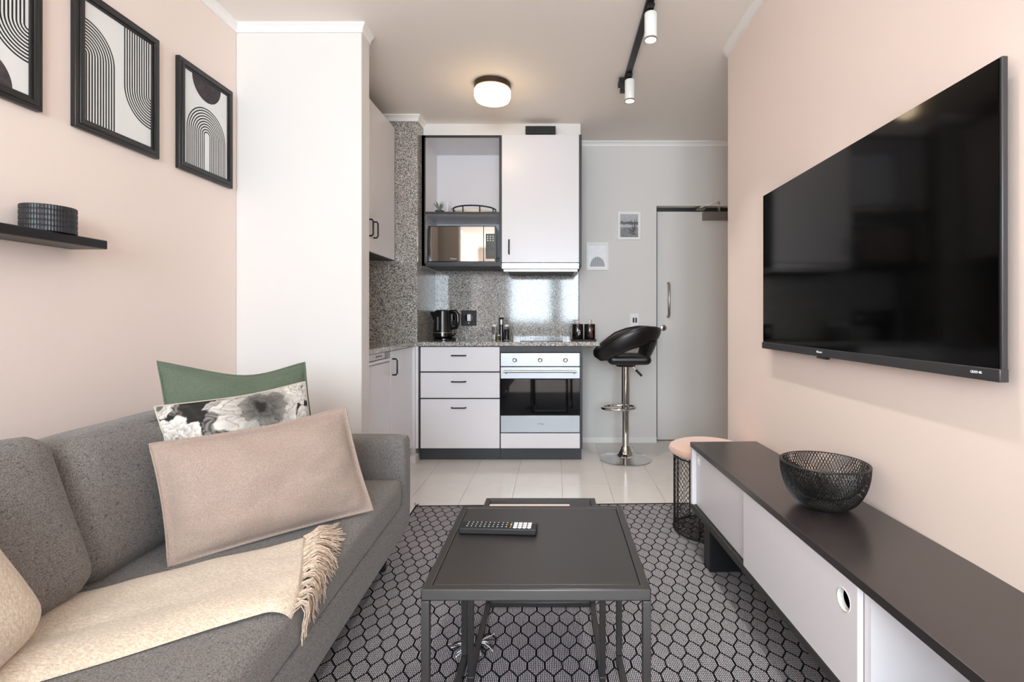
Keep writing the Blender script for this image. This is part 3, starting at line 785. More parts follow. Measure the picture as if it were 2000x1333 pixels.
# ------------------------------------------------------------------ pictures, shelf and pot on the left wall
def art(y0, y1, z0, z1, label, draw):
    t = thing('framed_print', label, 'picture', (XL, (y0+y1)/2, (z0+z1)/2), group='framed arch prints above the sofa')
    put = lambda u, v, d: (XL+d, u, v)
    a = MB().ring_rect(y0, y1, z0, z1, .018, put, 0, .020)
    a.ring_rect(y0+.014, y1-.014, z0+.014, z1-.014, .014, put, 0, .024)
    a.ring_rect(y0+.026, y1-.026, z0+.026, z1-.026, .012, put, 0, .018)
    a.build('frame', M['blackframe'], t, bevel=.003)
    u0, u1, v0, v1 = y0+.036, y1-.036, z0+.036, z1-.036
    B(XL+.001, XL+.013, u0-.003, u1+.003, v0-.003, v1+.003).build('paper', M['paper'], t)
    k = MB(); dk = MB()
    def strip(pts, w=.0052):
        vs = []
        for i, (u, v) in enumerate(pts):
            p0 = pts[max(i-1, 0)]; p1 = pts[min(i+1, len(pts)-1)]
            du, dv = p1[0]-p0[0], p1[1]-p0[1]; L = math.hypot(du, dv) or 1
            for s in (-w/2, w/2):
                vs.append((XL+.0134, max(u0, min(u1, u - dv/L*s)), max(v0, min(v1, v + du/L*s))))
        k.add(vs, [(2*i, 2*i+1, 2*i+3, 2*i+2) for i in range(len(pts)-1)])
    def arc(cu, cv, r, a0, a1): return [(cu+r*math.cos(R(a0+(a1-a0)*i/24)), cv+r*math.sin(R(a0+(a1-a0)*i/24))) for i in range(25)]
    def disk(cu, cv, r, a0, a1):
        p = arc(cu, cv, r, a0, a1); dk.add([(XL+.0134, u, v) for u, v in p], [tuple(range(len(p)))])
    draw(u0, u1, v0, v1, strip, arc, disk)
    k.build('line_pattern', M['print'], t, fix=False)
    if dk.v: dk.build('half_disk', M['disk'], t, fix=False)
M['blackframe'] = mat('black_frame_lacquer', '#1c1c1c', .38, spec=.5)
def draw3(u0, u1, v0, v1, strip, arc, disk):
    c = (u0+u1)/2
    disk(c, v1, .0965, 180, 360)
    cz = v0+.163
    for i in range(10):
        r = .020+.0119*i
        strip([(c+r, v0)] + arc(c, cz, r, 0, 180) + [(c-r, v0)])
def draw2(u0, u1, v0, v1, strip, arc, disk):
    cz = v0+.236
    for i in range(11):
        r = .009+.011*i
        strip([(u0+r, v0)] + arc(u0, cz, r, 0, 90))
    cz = v0+.20
    for i in range(11):
        r = .0125+.0112*i
        strip([(u1-r, v1)] + arc(u1, cz, r, 180, 270))
def draw1(u0, u1, v0, v1, strip, arc, disk):
    cz = v0+.22
    for i in range(10):
        r = .0147+.0112*i
        strip([(u1-r, v1)] + arc(u1, cz, r, 180, 270))
    disk((u0+u1)/2, v0, .0965, 0, 180)
art(2.165, 2.525, 1.724, 2.215, 'black-framed print of a rainbow arch under a dark half disk, nearest the kitchen', draw3)
art(1.696, 2.057, 1.724, 2.215, 'black-framed print of two opposed line arches, middle of the three', draw2)
art(1.227, 1.588, 1.724, 2.215, 'black-framed print with line arch above a dark half disk, cut by the photo edge', draw1)

s = B(XL+.0005, XL+.125, .75, 1.70, 1.304, 1.334)
tag(s.build('floating_shelf', mat('black_shelf_foil', '#17171a', .4, spec=.5), bevel=.003, loc=(XL, 1.2, 1.304)), 'black floating shelf on the pink wall below the framed prints', 'shelf')
px_, py_ = -1.577, 1.555
prof = []
for i in range(5):
    z = .0165*i
    prof += [(.0648, z+.0008), (.066, z+.003), (.066, z+.0135), (.0648, z+.0158)]
n = 120; vs = []; fs = []
for r, z in [(0, .0005)] + prof + [(.058, .0805), (.056, .03), (0, .03)]:
    for k in range(n):
        rr = r - (.0009 if (k % 2 and r > .06) else 0)
        vs.append((px_+rr*math.cos(2*PI*k/n), py_+rr*math.sin(2*PI*k/n), 1.334+z))
m_ = len(vs)//n
for i in range(m_-1):
    for k in range(n): fs.append((i*n+k, i*n+(k+1)%n, (i+1)*n+(k+1)%n, (i+1)*n+k))
tag(MB().add(vs, fs).build('ribbed_pot', mat('black_ribbed_ceramic', '#202124', .4), smooth=False, loc=(px_, py_, 1.334)), 'round black ribbed pot standing on the floating shelf', 'pot')

# ------------------------------------------------------------------ television
tv = thing('television', 'large flat black television mounted on the pink wall above the console', 'television', (XR, 1.68, 1.28))
ty0, ty1, tz0, tz1, tf = 1.046, 2.243, .947, 1.621, .934
B(tf+.003, tf+.016, ty0, ty1, tz0, tz1).build('panel', M['bezel'], tv, bevel=.002)
B(tf+.016, tf+.032, ty0+.06, ty1-.06, tz0-.006, tz0+.40).build('back_housing', M['matteblack'], tv, bevel=.006)
B(tf+.032, XR-.0005, 1.45, 1.9, 1.1, 1.45).build('wall_bracket', M['blackmetal'], tv)
B(tf, tf+.004, ty0+.006, ty1-.003, tz0+.016, tz1-.003).build('screen', M['screen'], tv)
bb = B(tf-.004, tf+.016, ty0-.002, ty1+.002, tz0-.012, tz0+.016).build('bottom_bar', M['bezel'], tv, bevel=.002)
text('logo', 'Hisense', .011, (tf-.0046, 1.757, tz0+.004), (R(90), 0, R(-90)), M['letterwhite'], bb)
text('logo', 'QLED 4K', .0075, (tf-.0046, 1.102, tz0+.004), (R(90), 0, R(-90)), M['letterwhite'], bb)
B(tf-.002, tf+.014, 1.72, 1.78, tz0-.020, tz0-.012).build('sensor', M['plasticblack'], tv, bevel=.002)

# ------------------------------------------------------------------ media console (local: x back to the wall, y towards the kitchen)
mc = thing('media_console', 'long low black-topped console with white sliding doors below the television', 'console', (.623, 2.301, 0), rotz=R(2.0))
L, Dp = 1.86, .310; zt = .500
B(0, Dp, -L, 0, zt-.022, zt).build('top', M['consoletop'], mc, bevel=.0012)
B(0, Dp, -L, 0, .198, .219).build('bottom_board', M['black'], mc, bevel=.001)
for x in (.003, .017, .031):
    B(x, x+.004, -L+.02, -.02, .219, .222).build('door_track', M['black'], mc)
B(.002, Dp, -.022, -.001, .219, zt-.022).build('side_panel', M['cab'], mc)
B(.002, Dp, -L+.001, -L+.022, .219, zt-.022).build('side_panel', M['cab'], mc)
B(.034, Dp-.01, -.63, -.61, .219, zt-.022).build('divider', M['cab'], mc)
B(.018, Dp-.01, -1.222, -1.200, .219, zt-.022).build('divider', M['cab'], mc)
B(Dp-.01, Dp, -L+.022, -.022, .219, zt-.022).build('back_panel', M['cab'], mc)
def sdoor(x, y0, y1, hy, hz):
    # door leaf with a round finger hole bored through
    z0, z1 = .222, zt-.0225; r = .0245; n = 32; T = .014
    ring = [(hy + r*math.cos(2*PI*k/n), hz + r*math.sin(2*PI*k/n)) for k in range(n)]
    def outer(a):
        c, s_ = math.cos(a), math.sin(a)
        ts = []
        if c > 1e-6: ts.append((y1-hy)/c)
        if c < -1e-6: ts.append((y0-hy)/c)
        if s_ > 1e-6: ts.append((z1-hz)/s_)
        if s_ < -1e-6: ts.append((z0-hz)/s_)
        return min(ts)
    angs = sorted({2*PI*k/n for k in range(n)} | {math.atan2(b-hz, a-hy) % (2*PI) for a in (y0, y1) for b in (z0, z1)})
    m = MB(); q = len(angs)
    for xx in (x, x+T):
        for a in angs:
            t = outer(a)
            m.v.append((xx, hy+r*math.cos(a), hz+r*math.sin(a))); m.v.append((xx, hy+t*math.cos(a), hz+t*math.sin(a)))
    for k in range(q):
        j = (k+1) % q; b = 2*q
        m.f += [(2*k, 2*k+1, 2*j+1, 2*j), (b+2*k, b+2*j, b+2*j+1, b+2*k+1), (2*k, 2*j, b+2*j, b+2*k), (2*k+1, b+2*k+1, b+2*j+1, 2*j+1)]
    d = m.build('sliding_door', M['cab'], mc)
    MB().lathe([(r+.0015, -.001), (r+.003, 0), (r-.0005, 0), (r-.002, .003), (r-.002, T), (r+.0015, T)], (x, hy, hz), 32, 'x', caps=False).build('finger_ring', M['whiteplastic'], d, smooth=True)
    return d
sdoor(.021, -.615, -.024, -.062, .430)
sdoor(.003, -1.199, -.588, -1.149, .420)
for y in (-.185, -1.62):
    MB().box(.014, Dp-.02, y-.035, y+.035, .009, .198).build('leg', M['blackmetal'], mc, bevel=.002)
MB().box(.03, .06, -1.585, -.22, .172, .198).build('rail', M['blackmetal'], mc)

# wire bowl
bx, by, bz = .815, 1.512, .5002
wb = thing('wire_bowl', 'double-walled black wire mesh bowl standing on the console', 'bowl', (bx, by, bz))
def lattice(prof, n, twist, r, seg=18, sides=3):
    m = MB()
    def P(t):
        t *= len(prof)-1; i = min(int(t), len(prof)-2); f = t-i
        return prof[i][0]*(1-f)+prof[i+1][0]*f, prof[i][1]*(1-f)+prof[i+1][1]*f
    for s_ in (-1, 1):
        for k in range(n):
            pts = []
            for q in range(seg+1):
                rr, z = P(q/seg); an = 2*PI*k/n + s_*twist*q/seg
                pts.append((bx+rr*math.cos(an), by+rr*math.sin(an), bz+z))
            m.tube(pts, r, sides, caps=False)
    return m
outer = [(.044+.079*math.sin(PI/2*t/12)**.9, .003+.131*(1-math.cos(PI/2*t/12))**.95) for t in range(13)]
inner = [(.02+.095*math.sin(PI/2*t/12)**.85, .030+.105*(1-math.cos(PI/2*t/12))**1.0) for t in range(13)]
o = lattice(outer, 80, .75, .001).build('outer_mesh', M['blackmetal'], wb); o['kind'] = 'stuff'
o = lattice(inner, 80, .75, .001).build('inner_mesh', M['blackmetal'], wb); o['kind'] = 'stuff'
rim = lambda r, z: [(bx+r*math.cos(2*PI*k/48), by+r*math.sin(2*PI*k/48), bz+z) for k in range(48)]
vs = []; fs = []
for r, z in ((.123, .134), (.119, .137), (.115, .135)):
    vs += rim(r, z)
for i in range(2):
    for k in range(48): fs.append((i*48+k, i*48+(k+1)%48, (i+1)*48+(k+1)%48, (i+1)*48+k))
MB().add(vs, fs).tube(rim(.123, .134), .0016, 6, True).build('rim', M['blackmetal'], wb, smooth=True)
MB().tube(rim(.044, .0025), .0025, 8, True).lathe([(0, .0022), (.044, .0022), (.044, .0032), (0, .0032)], (bx, by, bz), 32).build('foot_ring', M['blackmetal'], wb, smooth=True)

# ------------------------------------------------------------------ wire stool with pink seat
qx, qy, qr = .765, 2.508, .165
ws = thing('wire_stool', 'round stool with pale pink seat on a black wire drum behind the console', 'stool', (qx, qy, .009))
circ = lambda r, z, n=40: [(qx+r*math.cos(2*PI*k/n), qy+r*math.sin(2*PI*k/n), z) for k in range(n)]
MB().lathe([(0, .392), (.172, .392), (.186, .400), (.189, .413), (.182, .428), (.156, .439), (.09, .445), (0, .446)], (qx, qy, 0), 48).build('seat', M['seatpink'], ws, smooth=True)
m = MB()
n = 44
for s_ in (-1, 1):
    for k in range(n):
        pts = [(qx+qr*math.cos(2*PI*k/n+s_*1.9*q/14), qy+qr*math.sin(2*PI*k/n+s_*1.9*q/14), .012+.366*q/14) for q in range(15)]
        m.tube(pts, .0012, 3, caps=False)
for s_ in (-1, 1):
    for k in range(16):
        h = -qr + 2*qr*(k+.5)/16; w = math.sqrt(max(0, qr*qr-h*h))
        a = R(45*s_)
        p = [(h, -w), (h, w)]
        m.tube([(qx+math.cos(a)*u-math.sin(a)*v, qy+math.sin(a)*u+math.cos(a)*v, .0125) for u, v in p], .0012, 3)
o = m.build('wire_mesh', M['blackmetal'], ws); o['kind'] = 'stuff'
for z in (.0125, .380):
    MB().tube(circ(qr, z), .004, 8, True).build('hoop', M['blackmetal'], ws, smooth=True)
for k in range(8):
    an = 2*PI*(k+.35)/8
    MB().cyl((qx+qr*math.cos(an), qy+qr*math.sin(an), .0125), (qx+qr*math.cos(an), qy+qr*math.sin(an), .393), .0035, n=8).build('upright', M['blackmetal'], ws, smooth=True)

# ------------------------------------------------------------------ rug
def rugmat():
    m = mat('hexagon_weave', '#888888', .95, spec=.1); g = G(m)
    sep = g.node('ShaderNodeSeparateXYZ'); g.link(g.coord(), sep.inputs[0])
    W, RP = .0531, .0597
    H, V = 1.53*RP, .47*RP
    k_ = (H-V)/W; cf = 1/math.sqrt(1+k_*k_)
    wob = g.math('MULTIPLY_ADD', g.noise(70, 2), .003, -.0015)
    X = g.math('ADD', sep.outputs[0], wob); Y = g.math('ADD', sep.outputs[1], wob)
    def cell(ox, oy):
        x = g.math('ABSOLUTE', g.math('SUBTRACT', g.math('FLOORED_MODULO', g.math('ADD', X, ox), W), W/2))
        y = g.math('ABSOLUTE', g.math('SUBTRACT', g.math('FLOORED_MODULO', g.math('ADD', Y, oy), 2*RP), RP))
        dv = g.math('SUBTRACT', W/2, x)
        ds = g.math('MULTIPLY', g.math('SUBTRACT', H/2, g.math('MULTIPLY_ADD', x, k_, y)), cf)
        return g.math('MINIMUM', dv, ds)
    d = g.math('MAXIMUM', cell(0, 0), cell(W/2, RP))
    line = g.math('LESS_THAN', d, .0026)
    # woven ground: pale threads over black
    f = 2*PI/.0054
    sx_ = g.math('SINE', g.math('MULTIPLY', g.math('ADD', sep.outputs[0], g.math('MULTIPLY_ADD', g.noise(120, 2), .003, 0)), f))
    sy_ = g.math('SINE', g.math('MULTIPLY', sep.outputs[1], 2*PI/.0095))
    wv = g.math('ADD', g.math('MULTIPLY', sx_, .75), g.math('MULTIPLY', sy_, .25))
    wv = g.math('ADD', wv, g.math('MULTIPLY_ADD', g.noise(240, 2), 1.0, -.5))
    cellc = g.ramp(wv, [(0.0, '#3a393f'), (.06, '#6c696f'), (.34, '#c8c3c6'), (1.0, '#e4e0e2')])
    big = g.noise(3.5, 3)
    cellc = g.mix(g.math('MULTIPLY', big, .35), cellc, '#56535a')
    g.color(g.mix(line, cellc, '#131217'))
    g.bump(wv, .4, .002)
    return m
rug = thing('rug', 'flatwoven black and pale grey hexagon rug under the black tables', 'rug', (-.785, 2.818, 0), rotz=R(1.6))
N = 2; rl, rw_ = 2.5, 1.80
B(0, rw_, -rl, 0, .0005, .008).build('woven_field', rugmat(), rug)
em = mat('black_rug_binding', '#151419', .95, spec=.1, bump=.4, bump_scale=300)
for p in ([(0, 0, .006), (rw_, 0, .006)], [(0, -rl, .006), (rw_, -rl, .006)], [(0, 0, .006), (0, -rl, .006)], [(rw_, 0, .006), (rw_, -rl, .006)]):
    MB().tube(p, .0055, 8).build('binding', em, rug)
tf_ = MB()
for k in range(12):
    a = random.uniform(0, 2*PI)
    tf_.tube([(0, 0, .006), (.008*math.cos(a), .008*math.sin(a)+.004, .012), (.016*math.cos(a), .016*math.sin(a)+.008, .012+random.uniform(-.004, .012))], .0008, 3)
tf_.build('corner_tuft', em, rug)

# ------------------------------------------------------------------ nesting tables
def nest_table(name, label, x0, x1, y0, y1, zt, bars):
    t = thing(name, label, 'table', ((x0+x1)/2, (y0+y1)/2, .008))
    w = .022
    f = MB().ring_rect(x0, x1, y0, y1, .020, lambda u, v, d: (u, v, d), zt-.026, zt)
    f.build('frame', M['tableblack'], t, bevel=.003)
    B(x0+.0215, x1-.0215, y0+.0215, y1-.0215, zt-.012, zt-.0008).build('tabletop', M['tableblack'], t, bevel=.0012)
    for x in (x0, x1-.018):
        for y in (y0, y1-.018):
            B(x, x+.018, y, y+.018, .026, zt-.026).build('leg', M['tableblack'], t, bevel=.0015)
        B(x, x+.018, y0, y1, .0085, .026).build('floor_runner', M['tableblack'], t, bevel=.0015)
    if bars:
        B(x0+.018, x1-.018, y1-.018, y1, .0085, .026).build('rear_crossbar', M['tableblack'], t, bevel=.0015)
    return t
ZT = .484
nest_table('coffee_table', 'larger black square coffee table carrying the remote control', -.290, .208, 1.078, 1.561, ZT, False)
nest_table('nesting_table', 'smaller black nesting table tucked beneath the coffee table, nearer the kitchen', -.255, .148, 1.450, 1.850, .404, True)
ms = MB().box(-.232, .052, 1.50, 1.772, .4042, .4072).box(-.231, .050, 1.501, 1.771, .4072, .4095)
tag(ms.build('magazine', mat('glossy_pale_pink_cover', '#e9dad4', .25), loc=(-.09, 1.65, .4042)), 'pale magazine lying on the smaller black table, mostly under the larger', 'magazine')

# remote (local: x along its length)
rc = thing('remote_control', 'black television remote with a block of white keys on the coffee table', 'remote', (-.262, 1.352, ZT+.0003), rotz=R(-3))
B(0, .212, 0, .046, 0, .018).build('body', M['matteblack'], rc, bevel=.004, seg=3)
km = mat('dark_grey_key', '#2a2b2d', .5)
for c in range(10):
    for r_ in range(3):
        x = .022+.0118*c; y = .010+.013*r_
        if c >= 8: x += .001
        B(x-.0042, x+.0042, y-.0042, y+.0042, .017, .0195).build('key', km, rc)
        B(x-.0016, x+.0016, y-.0012, y+.0012, .0195, .0197).build('key_mark', M['letterwhite'], rc)
for k, cc in enumerate(('#b8433a', '#3f8a4d', '#c9b23d', '#3a62ab')):
    B(.139, .143, .006+.0095*k, .0125+.0095*k, .017, .0195).build('colour_key', mat('colour_key_%s' % ('red', 'green', 'yellow', 'blue')[k], cc, .5), rc)
for c in range(4):
    for r_ in range(3):
        x = .153+.0128*c; y = .010+.013*r_
        kk = MB().lathe([(.0056, .017), (.0056, .0195), (.004, .0202), (0, .0202)], (x, y, 0), 12).build('number_key', M['letterwhite'], rc)
        B(x-.0012, x+.0012, y-.002, y+.002, .0201, .0204).build('digit', M['lettergrey'], rc)
for k in range(3):
    B(.200, .207, .007+.012*k, .014+.012*k, .017, .0195).build('key', km, rc)

# loose yarn tassel on the rug
yt = MB()
bmk = mat('black_yarn', '#121116', .9)
cx, cy = -.262, 1.62
tn = thing('yarn_tassel', 'loose black and white yarn tassel lying on the rug under the tables', 'tassel', (cx, cy, .009))
for mm, nm, kk in ((bmk, 'dark_strand', 26), (M['letterwhite'], 'pale_strand', 18)):
    m = MB()
    for k in range(kk):
        a = random.uniform(0, 2*PI); l = random.uniform(.03, .085); b = random.uniform(-.7, .7)
        pts = []
        for q in range(5):
            u = q/4
            pts.append((cx+math.cos(a+b*u)*l*u, cy+math.sin(a+b*u)*l*u*.9, .011+.012*math.sin(PI*u)*random.uniform(.4, 1.2)))
        m.tube(pts, .0015, 4)
    o = m.build(nm, mm, tn); o['kind'] = 'stuff'

# ------------------------------------------------------------------ sofa (local: x 0 at the front edge, y 0 at the kitchen end)
sofa = thing('sofa', 'grey heathered fabric sofa along the pink wall with square arms', 'sofa', (-.628, 2.17, 0), rotz=R(1.5))
SL = 1.97
def put(mb, name, m, smooth=True, parent=sofa): return mb.build(name, m, parent, smooth=smooth)
put(soft_box((.86, SL-.006, .14), .022, 16, (.004, 0, 0), (-.43, -SL/2, .235)), 'base', M['sofa'])
put(soft_box((.86, .115, .395), .024, 14, (.004, .004, .004), (-.428, -.0575, .375)), 'arm', M['sofa'])
put(soft_box((.86, .115, .395), .024, 14, (.004, .004, .004), (-.428, -SL+.0575, .375)), 'arm', M['sofa'])
put(soft_box((.16, SL-.225, .44), .03, 14, (0, 0, 0), (-.79, -SL/2, .475)), 'back_frame', M['sofa'])
put(soft_box((.70, SL-.235, .128), .034, 24, (.004, 0, .010), (-.345, -SL/2, .355)), 'seat_cushion', M['sofa'])
MB().tube([(.003-.033, -.125, .4115), (.003-.033, -SL+.125, .4115)], .0022, 6).build('seam', M['sofa'], sofa)
def back_cushion(y0, y1, dx, tilt, turn, th=.215, zc=.575, h=.335, seed=1):
    mb = soft_box((th, y1-y0, h), .055, 20, (.022, .004, .012), (0, 0, 0), .004, seed)
    mt = Matrix.Translation(Vector((-.62+dx, (y0+y1)/2, zc))) @ Matrix.Rotation(R(turn), 4, 'Z') @ Matrix.Rotation(R(tilt), 4, 'Y')
    mb.v = [tuple(mt @ Vector(p)) for p in mb.v]
    c = mb.build('back_cushion', M['sofa'], sofa, smooth=True)
    hy = (y1-y0)/2-.05
    pp = [mt @ Vector(p) for p in ((th/2-.028, -hy, h/2-.014), (th/2-.02, 0, h/2-.004), (th/2-.028, hy, h/2-.014))]
    MB().tube(pp, .0025, 6).build('piping', M['sofa'], c)
    pp = [mt @ Vector(p) for p in ((th/2-.028, -hy, -h/2+.014), (th/2-.02, 0, -h/2+.006), (th/2-.028, hy, -h/2+.014))]
    MB().tube(pp, .0025, 6).build('piping', M['sofa'], c)
back_cushion(-.985, -.118, 0, -8, 0, zc=.588, h=.365, seed=1)
back_cushion(-1.80, -.995, .045, -18, 0, th=.17, zc=.615, h=.375, seed=4)
for x in (-.10, -.76):
    for y in (-.07, -SL+.07):
        MB().lathe([(.016, .009), (.026, .168), (0, .168)], (x, y, 0), 16).build('leg', M['darkwood'], sofa, smooth=True)

# ------------------------------------------------------------------ scatter cushions
def pillow(name, m, label, TL, TR, BR, BL, th, inset=.045, flange=.0, N=40, wob=.006, seed=0, seam=None, slump=0.0, rnd=0.0, sag=0.0):
    TL, TR, BR, BL = map(Vector, (TL, TR, BR, BL))
    nrm = (TR-BL).cross(TL-BR).normalized()
    if nrm.y > 0: nrm = -nrm
    cen = (TL+TR+BR+BL)/4; bot = min(BL.z, BR.z)
    def pos(u, v, side):
        uu = u*(1 - inset*(1-v*v)) ; vv = v*(1 - inset*1.3*(1-u*u))
        if sag and v > 0: vv -= sag*v*v*(1-u*u)*(1+.35*math.sin(u*3+1))
        if rnd:
            k = 1 - rnd*(u*u*v*v)
            uu *= k; vv *= k
        p = (BL*(1-uu)*(1-vv) + BR*(1+uu)*(1-vv) + TR*(1+uu)*(1+vv) + TL*(1-uu)*(1+vv))/4
        e = 1 - flange
        a, b = min(1, abs(u)/e), min(1, abs(v)/e)
        t = ((1-a**2.4)*(1-b**2.4))
        t = max(0, t)**.62
        hgt = th/2*t*(1 + slump*(-v)) + .0016
        p = p + nrm*hgt*side
        nz = noise.noise(Vector((u*2.2+seed*7, v*2.2, side*3)))
        nf = noise.noise(Vector((u*5+seed*3, v*5, side*9)))
        p = p + nrm*side*(nz*wob + nf*wob*.5)*min(1, t*2+.15)
        return p
    def build(m_, nm, parent, loc):
        mb = MB(); idx = {}
        for side in (1, -1):
            for j in range(N+1):
                for i in range(N+1):
                    u, v = 2*i/N-1, 2*j/N-1
                    # denser rows near the edges
                    u = math.sin(u*PI/2)*.5+u*.5; v = math.sin(v*PI/2)*.5+v*.5
                    idx[(side, i, j)] = len(mb.v); mb.v.append(pos(u, v, side))
            for j in range(N):
                for i in range(N):
                    f = (idx[(side,i,j)], idx[(side,i+1,j)], idx[(side,i+1,j+1)], idx[(side,i,j+1)])
                    mb.f.append(f if side > 0 else f[::-1])
        per = [(i, 0) for i in range(N)] + [(N, j) for j in range(N)] + [(N-i, N) for i in range(N)] + [(0, N-j) for j in range(N)]
        for k in range(len(per)):
            a, b = per[k], per[(k+1) % len(per)]
            mb.f.append((idx[(1,*a)], idx[(-1,*a)], idx[(-1,*b)], idx[(1,*b)]))
        o = mb.build(nm, m_, parent, smooth=True, loc=loc)
        return o
    t = thing(name, label, 'cushion', tuple(Vector((cen.x, cen.y, bot))))
    o = build(m, 'cover', t, None)
    ep = []
    for k in range(80):
        q = k/80*4; s_ = int(q); f = 2*(q-s_)-1
        u, v = ((f, -1), (1, f), (-f, 1), (-1, -f))[s_]
        ep.append((pos(u, v, 1)+pos(u, v, -1))/2)
    MB().tube(ep, .0032, 6, True).build('edge_seam', seam or m, t, smooth=True)
    return t, o
pillow('scatter_cushion', M['green'], 'square green linen cushion at the back of the sofa corner pile',
       (-1.275, 1.60, .932), (-.935, 1.865, .905), (-.815, 1.77, .46), (-1.17, 1.53, .46), .13, .05, .03, seed=2, sag=.11, wob=.010)
pillow('lumbar_cushion', M['blush'], 'long blush linen cushion at the front of the sofa corner pile',
       (-1.085, 1.335, .733), (-.702, 1.672, .772), (-.606, 1.662, .432), (-.998, 1.288, .428), .135, .03, .05, seed=5, sag=.03, wob=.009)

# floral print painted petal by petal into a colour attribute
fm = mat('monochrome_peony_print', '#888888', .9, spec=.15); g = G(fm); at = g.node('ShaderNodeVertexColor'); at.layer_name = 'print'
g.color(at.outputs[0]); g.bump(g.noise(420, 3), .2, .001)
ft, fo = pillow('floral_cushion', fm, 'cushion printed with black and cream peonies between the green and blush ones',
       (-1.165, 1.452, .812), (-.873, 1.742, .848), (-.76, 1.63, .46), (-1.03, 1.41, .46), .10, .02, .0, N=150, seed=8, seam=mat('cream_piping', '#b9b0a0', .9), sag=.03)
def petalcol(u, v):
    """u, v in 0..1 over the cushion face -> grey value"""
    w = Vector((u*4, v*4, .3))
    du = .045*noise.noise(w*2.2) + .02*noise.noise(w*6); dv = .045*noise.noise(w*2.2+Vector((9, 3, 1))) + .02*noise.noise(w*6+Vector((4, 4, 4)))
    n1 = noise.noise(w*3)
    base = .055 + .04*noise.noise(w*5)
    x, y = (u+du)*1.25, v+dv
    # leaves
    for (lx_, ly_, an, ln, wd) in LEAVES:
        dx, dy = x-lx_, y-ly_
        a = dx*math.cos(an)+dy*math.sin(an); b = -dx*math.sin(an)+dy*math.cos(an)
        if 0 < a < ln:
            hw = wd*math.sin(PI*(a/ln)**.8)
            if abs(b) < hw:
                base = .22 + .10*math.sin(a*90+abs(b)*160) - .10*(abs(b) < .006)
    for (fx, fy, rad, tone, dark) in FLOWERS:
        dx, dy = x-fx, (y-fy)*1.1; r = math.hypot(dx, dy); th = math.atan2(dy, dx)
        K = 4; best = None
        for k in range(K, 0, -1):
            npet = 4+k
            lobe = abs(math.sin(th*npet/2+k*1.7+fx*20))**.5
            Rk = rad*(k/K)**.85*(.80 + .20*lobe + .05*math.sin(th*11+k*5))
            if r < Rk: best = (k, r/Rk, lobe)
        if best:
            k, q, lobe = best
            lip = max(0, min(1, (q-.45)/.5))
            c = tone*(.30 + .70*lip**.8)*(.72+.28*lobe)
            c *= .93 + .07*math.sin(th*26+k*3)
            if dark: c *= (.30, .42, .85, 1.0)[k-1]
            if q > .965: c *= .62
            base = max(.05, c)
    return max(.025, (base + .02*n1)**1.3)
FLOWERS = [(.04, .98, .15, .78, 0), (.12, .64, .23, .84, 0), (1.18, .93, .20, .80, 0), (1.14, .55, .22, .76, 0), (.42, .30, .25, .70, 0), (.80, .25, .25, .6, 1), (.50, .92, .11, .62, 0), (.76, .80, .33, .76, 1), (.12, .15, .24, .7, 1)]
LEAVES = [(.36, .62, 1.0, .34, .08), (.34, .72, .3, .28, .07), (.98, .55, -.2, .25, .07), (1.10, 1.0, -.9, .25, .07), (.45, .62, -.7, .34, .08), (.95, 1.0, -1.4, .3, .06), (.16, 1.02, -1.3, .2, .06), (.3, .45, .2, .25, .05)]
at = fo.data.color_attributes.new('print', 'FLOAT_COLOR', 'POINT')
NN = 151
for k in range(len(fo.data.vertices)):
    kk = k % (NN*NN)
    c = petalcol((kk % NN)/(NN-1), (kk//NN)/(NN-1))
    at.data[k].color = (c*1.0, c*.95, c*.865, 1)

mb = soft_box((.13, .40, .30), .06, 18, (.02, .004, .004), (0, 0, 0), .006, 3)
mt = Matrix.Translation(Vector((-1.03, .745, .57))) @ Matrix.Rotation(R(4), 4, 'Z') @ Matrix.Rotation(R(-20), 4, 'Y') @ Matrix.Rotation(R(12), 4, 'X')
mb.v = [tuple(mt @ Vector(p)) for p in mb.v]
tag(mb.build('fluffy_cushion', M['wool'], smooth=True, loc=(-1.03, .76, .42)), 'cream mohair cushion leaning on the grey back cushion at the photo edge', 'cushion')

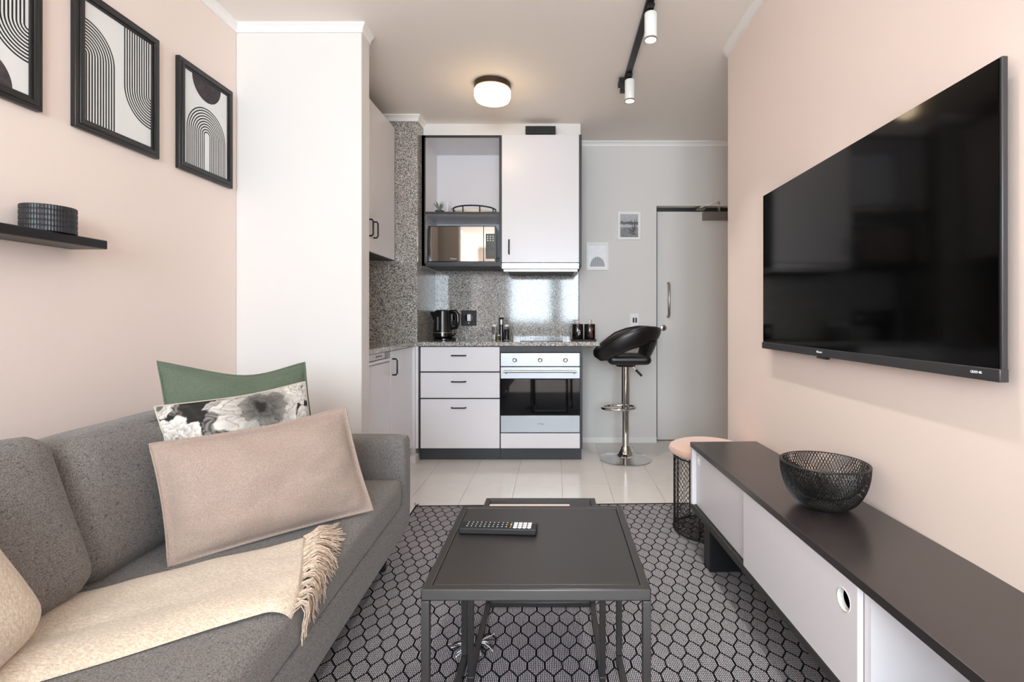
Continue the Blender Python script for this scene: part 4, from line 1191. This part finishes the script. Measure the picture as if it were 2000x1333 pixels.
# ------------------------------------------------------------------ throw with fringe
th_ = thing('throw_blanket', 'cream mohair throw with fringed end laid across the sofa seat', 'throw', (-.85, 1.1, .42))
O = Vector((-1.2, 1.079)); d_ = Vector((.80, .60)); n_ = Vector((.60, -.80))
def drape(s, w, lift=0.0):
    p = O + d_*s + n_*w
    xe = -.628 - .0262*(p.y-2.17) - .034       # where the seat starts to roll over
    zt = .4305
    e = p.x - xe; rr = .040 + lift
    if e <= 0: return Vector((p.x, p.y, zt+lift))
    if e < rr*PI/2:
        a = e/rr; return Vector((xe + rr*math.sin(a), p.y, zt+lift - rr*(1-math.cos(a))))
    return Vector((xe + rr + .012*(e-rr*PI/2), p.y, zt+lift - rr - (e-rr*PI/2)))
WD = .335
def s_end(w): return .605 - .075*(w/WD)
NS, NW = 90, 34
mb = MB()
for top in (1, 0):
    for i in range(NS+1):
        for j in range(NW+1):
            w = WD*j/NW; s = -.20 + (s_end(w)+.20)*i/NS
            q = 2*j/NW-1
            lift = 0
            if top:
                near = max(0, (w-WD*.62)/(WD*.38))
                lift = .0185*(1-abs(q)**6)**.5 + .010*math.sin(PI*min(1, near))*(1-.6*i/NS) + .004*noise.noise(Vector((s*9, w*14, 0)))
                if i == NS: lift *= .6
                lift = max(.001, lift)
            ww_ = w + .012*noise.noise(Vector((s*4, 3, w*2)))
            mb.v.append(drape(s, ww_, lift))
K = (NS+1)*(NW+1)
for i in range(NS):
    for j in range(NW):
        a = i*(NW+1)+j
        mb.f.append((a, a+1, a+NW+2, a+NW+1)); mb.f.append((K+a, K+a+NW+1, K+a+NW+2, K+a+1))
for i in range(NS):
    for j in (0, NW):
        a = i*(NW+1)+j; mb.f.append((a, a+NW+1, K+a+NW+1, K+a))
for j in range(NW):
    for i in (0, NS):
        a = i*(NW+1)+j; mb.f.append((a, a+1, K+a+1, K+a))
mb.build('blanket', M['wool'], th_, smooth=True)
# fringe: knotted bundles of yarn
for k in range(12):
    w0 = WD*(k+.5)/12
    m = MB(); sw = random.uniform(-.25, .35); ln = random.uniform(.09, .112)
    for q in range(18):
        ow = random.gauss(0, .0055); oz = random.uniform(0, .014); fan = random.gauss(sw, .13); l = ln*random.uniform(.8, 1.08)
        pts = []
        for t in range(6):
            f = t/5
            b = 1.2 if t == 0 else .30 if t == 1 else .7+f*1.0
            s = s_end(w0) - .006 + l*f
            w = w0 + ow*b*1.3 + fan*l*f*f
            lift = .004 + oz*(.6 if t < 2 else 1) + .014*math.sin(PI*min(1, f*1.3))
            pts.append(drape(s, w, lift))
        m.tube(pts, [.0015, .0015, .0015, .0014, .0013, .0008], 4)
    m.build('tassel', M['yarn'], th_, smooth=False)
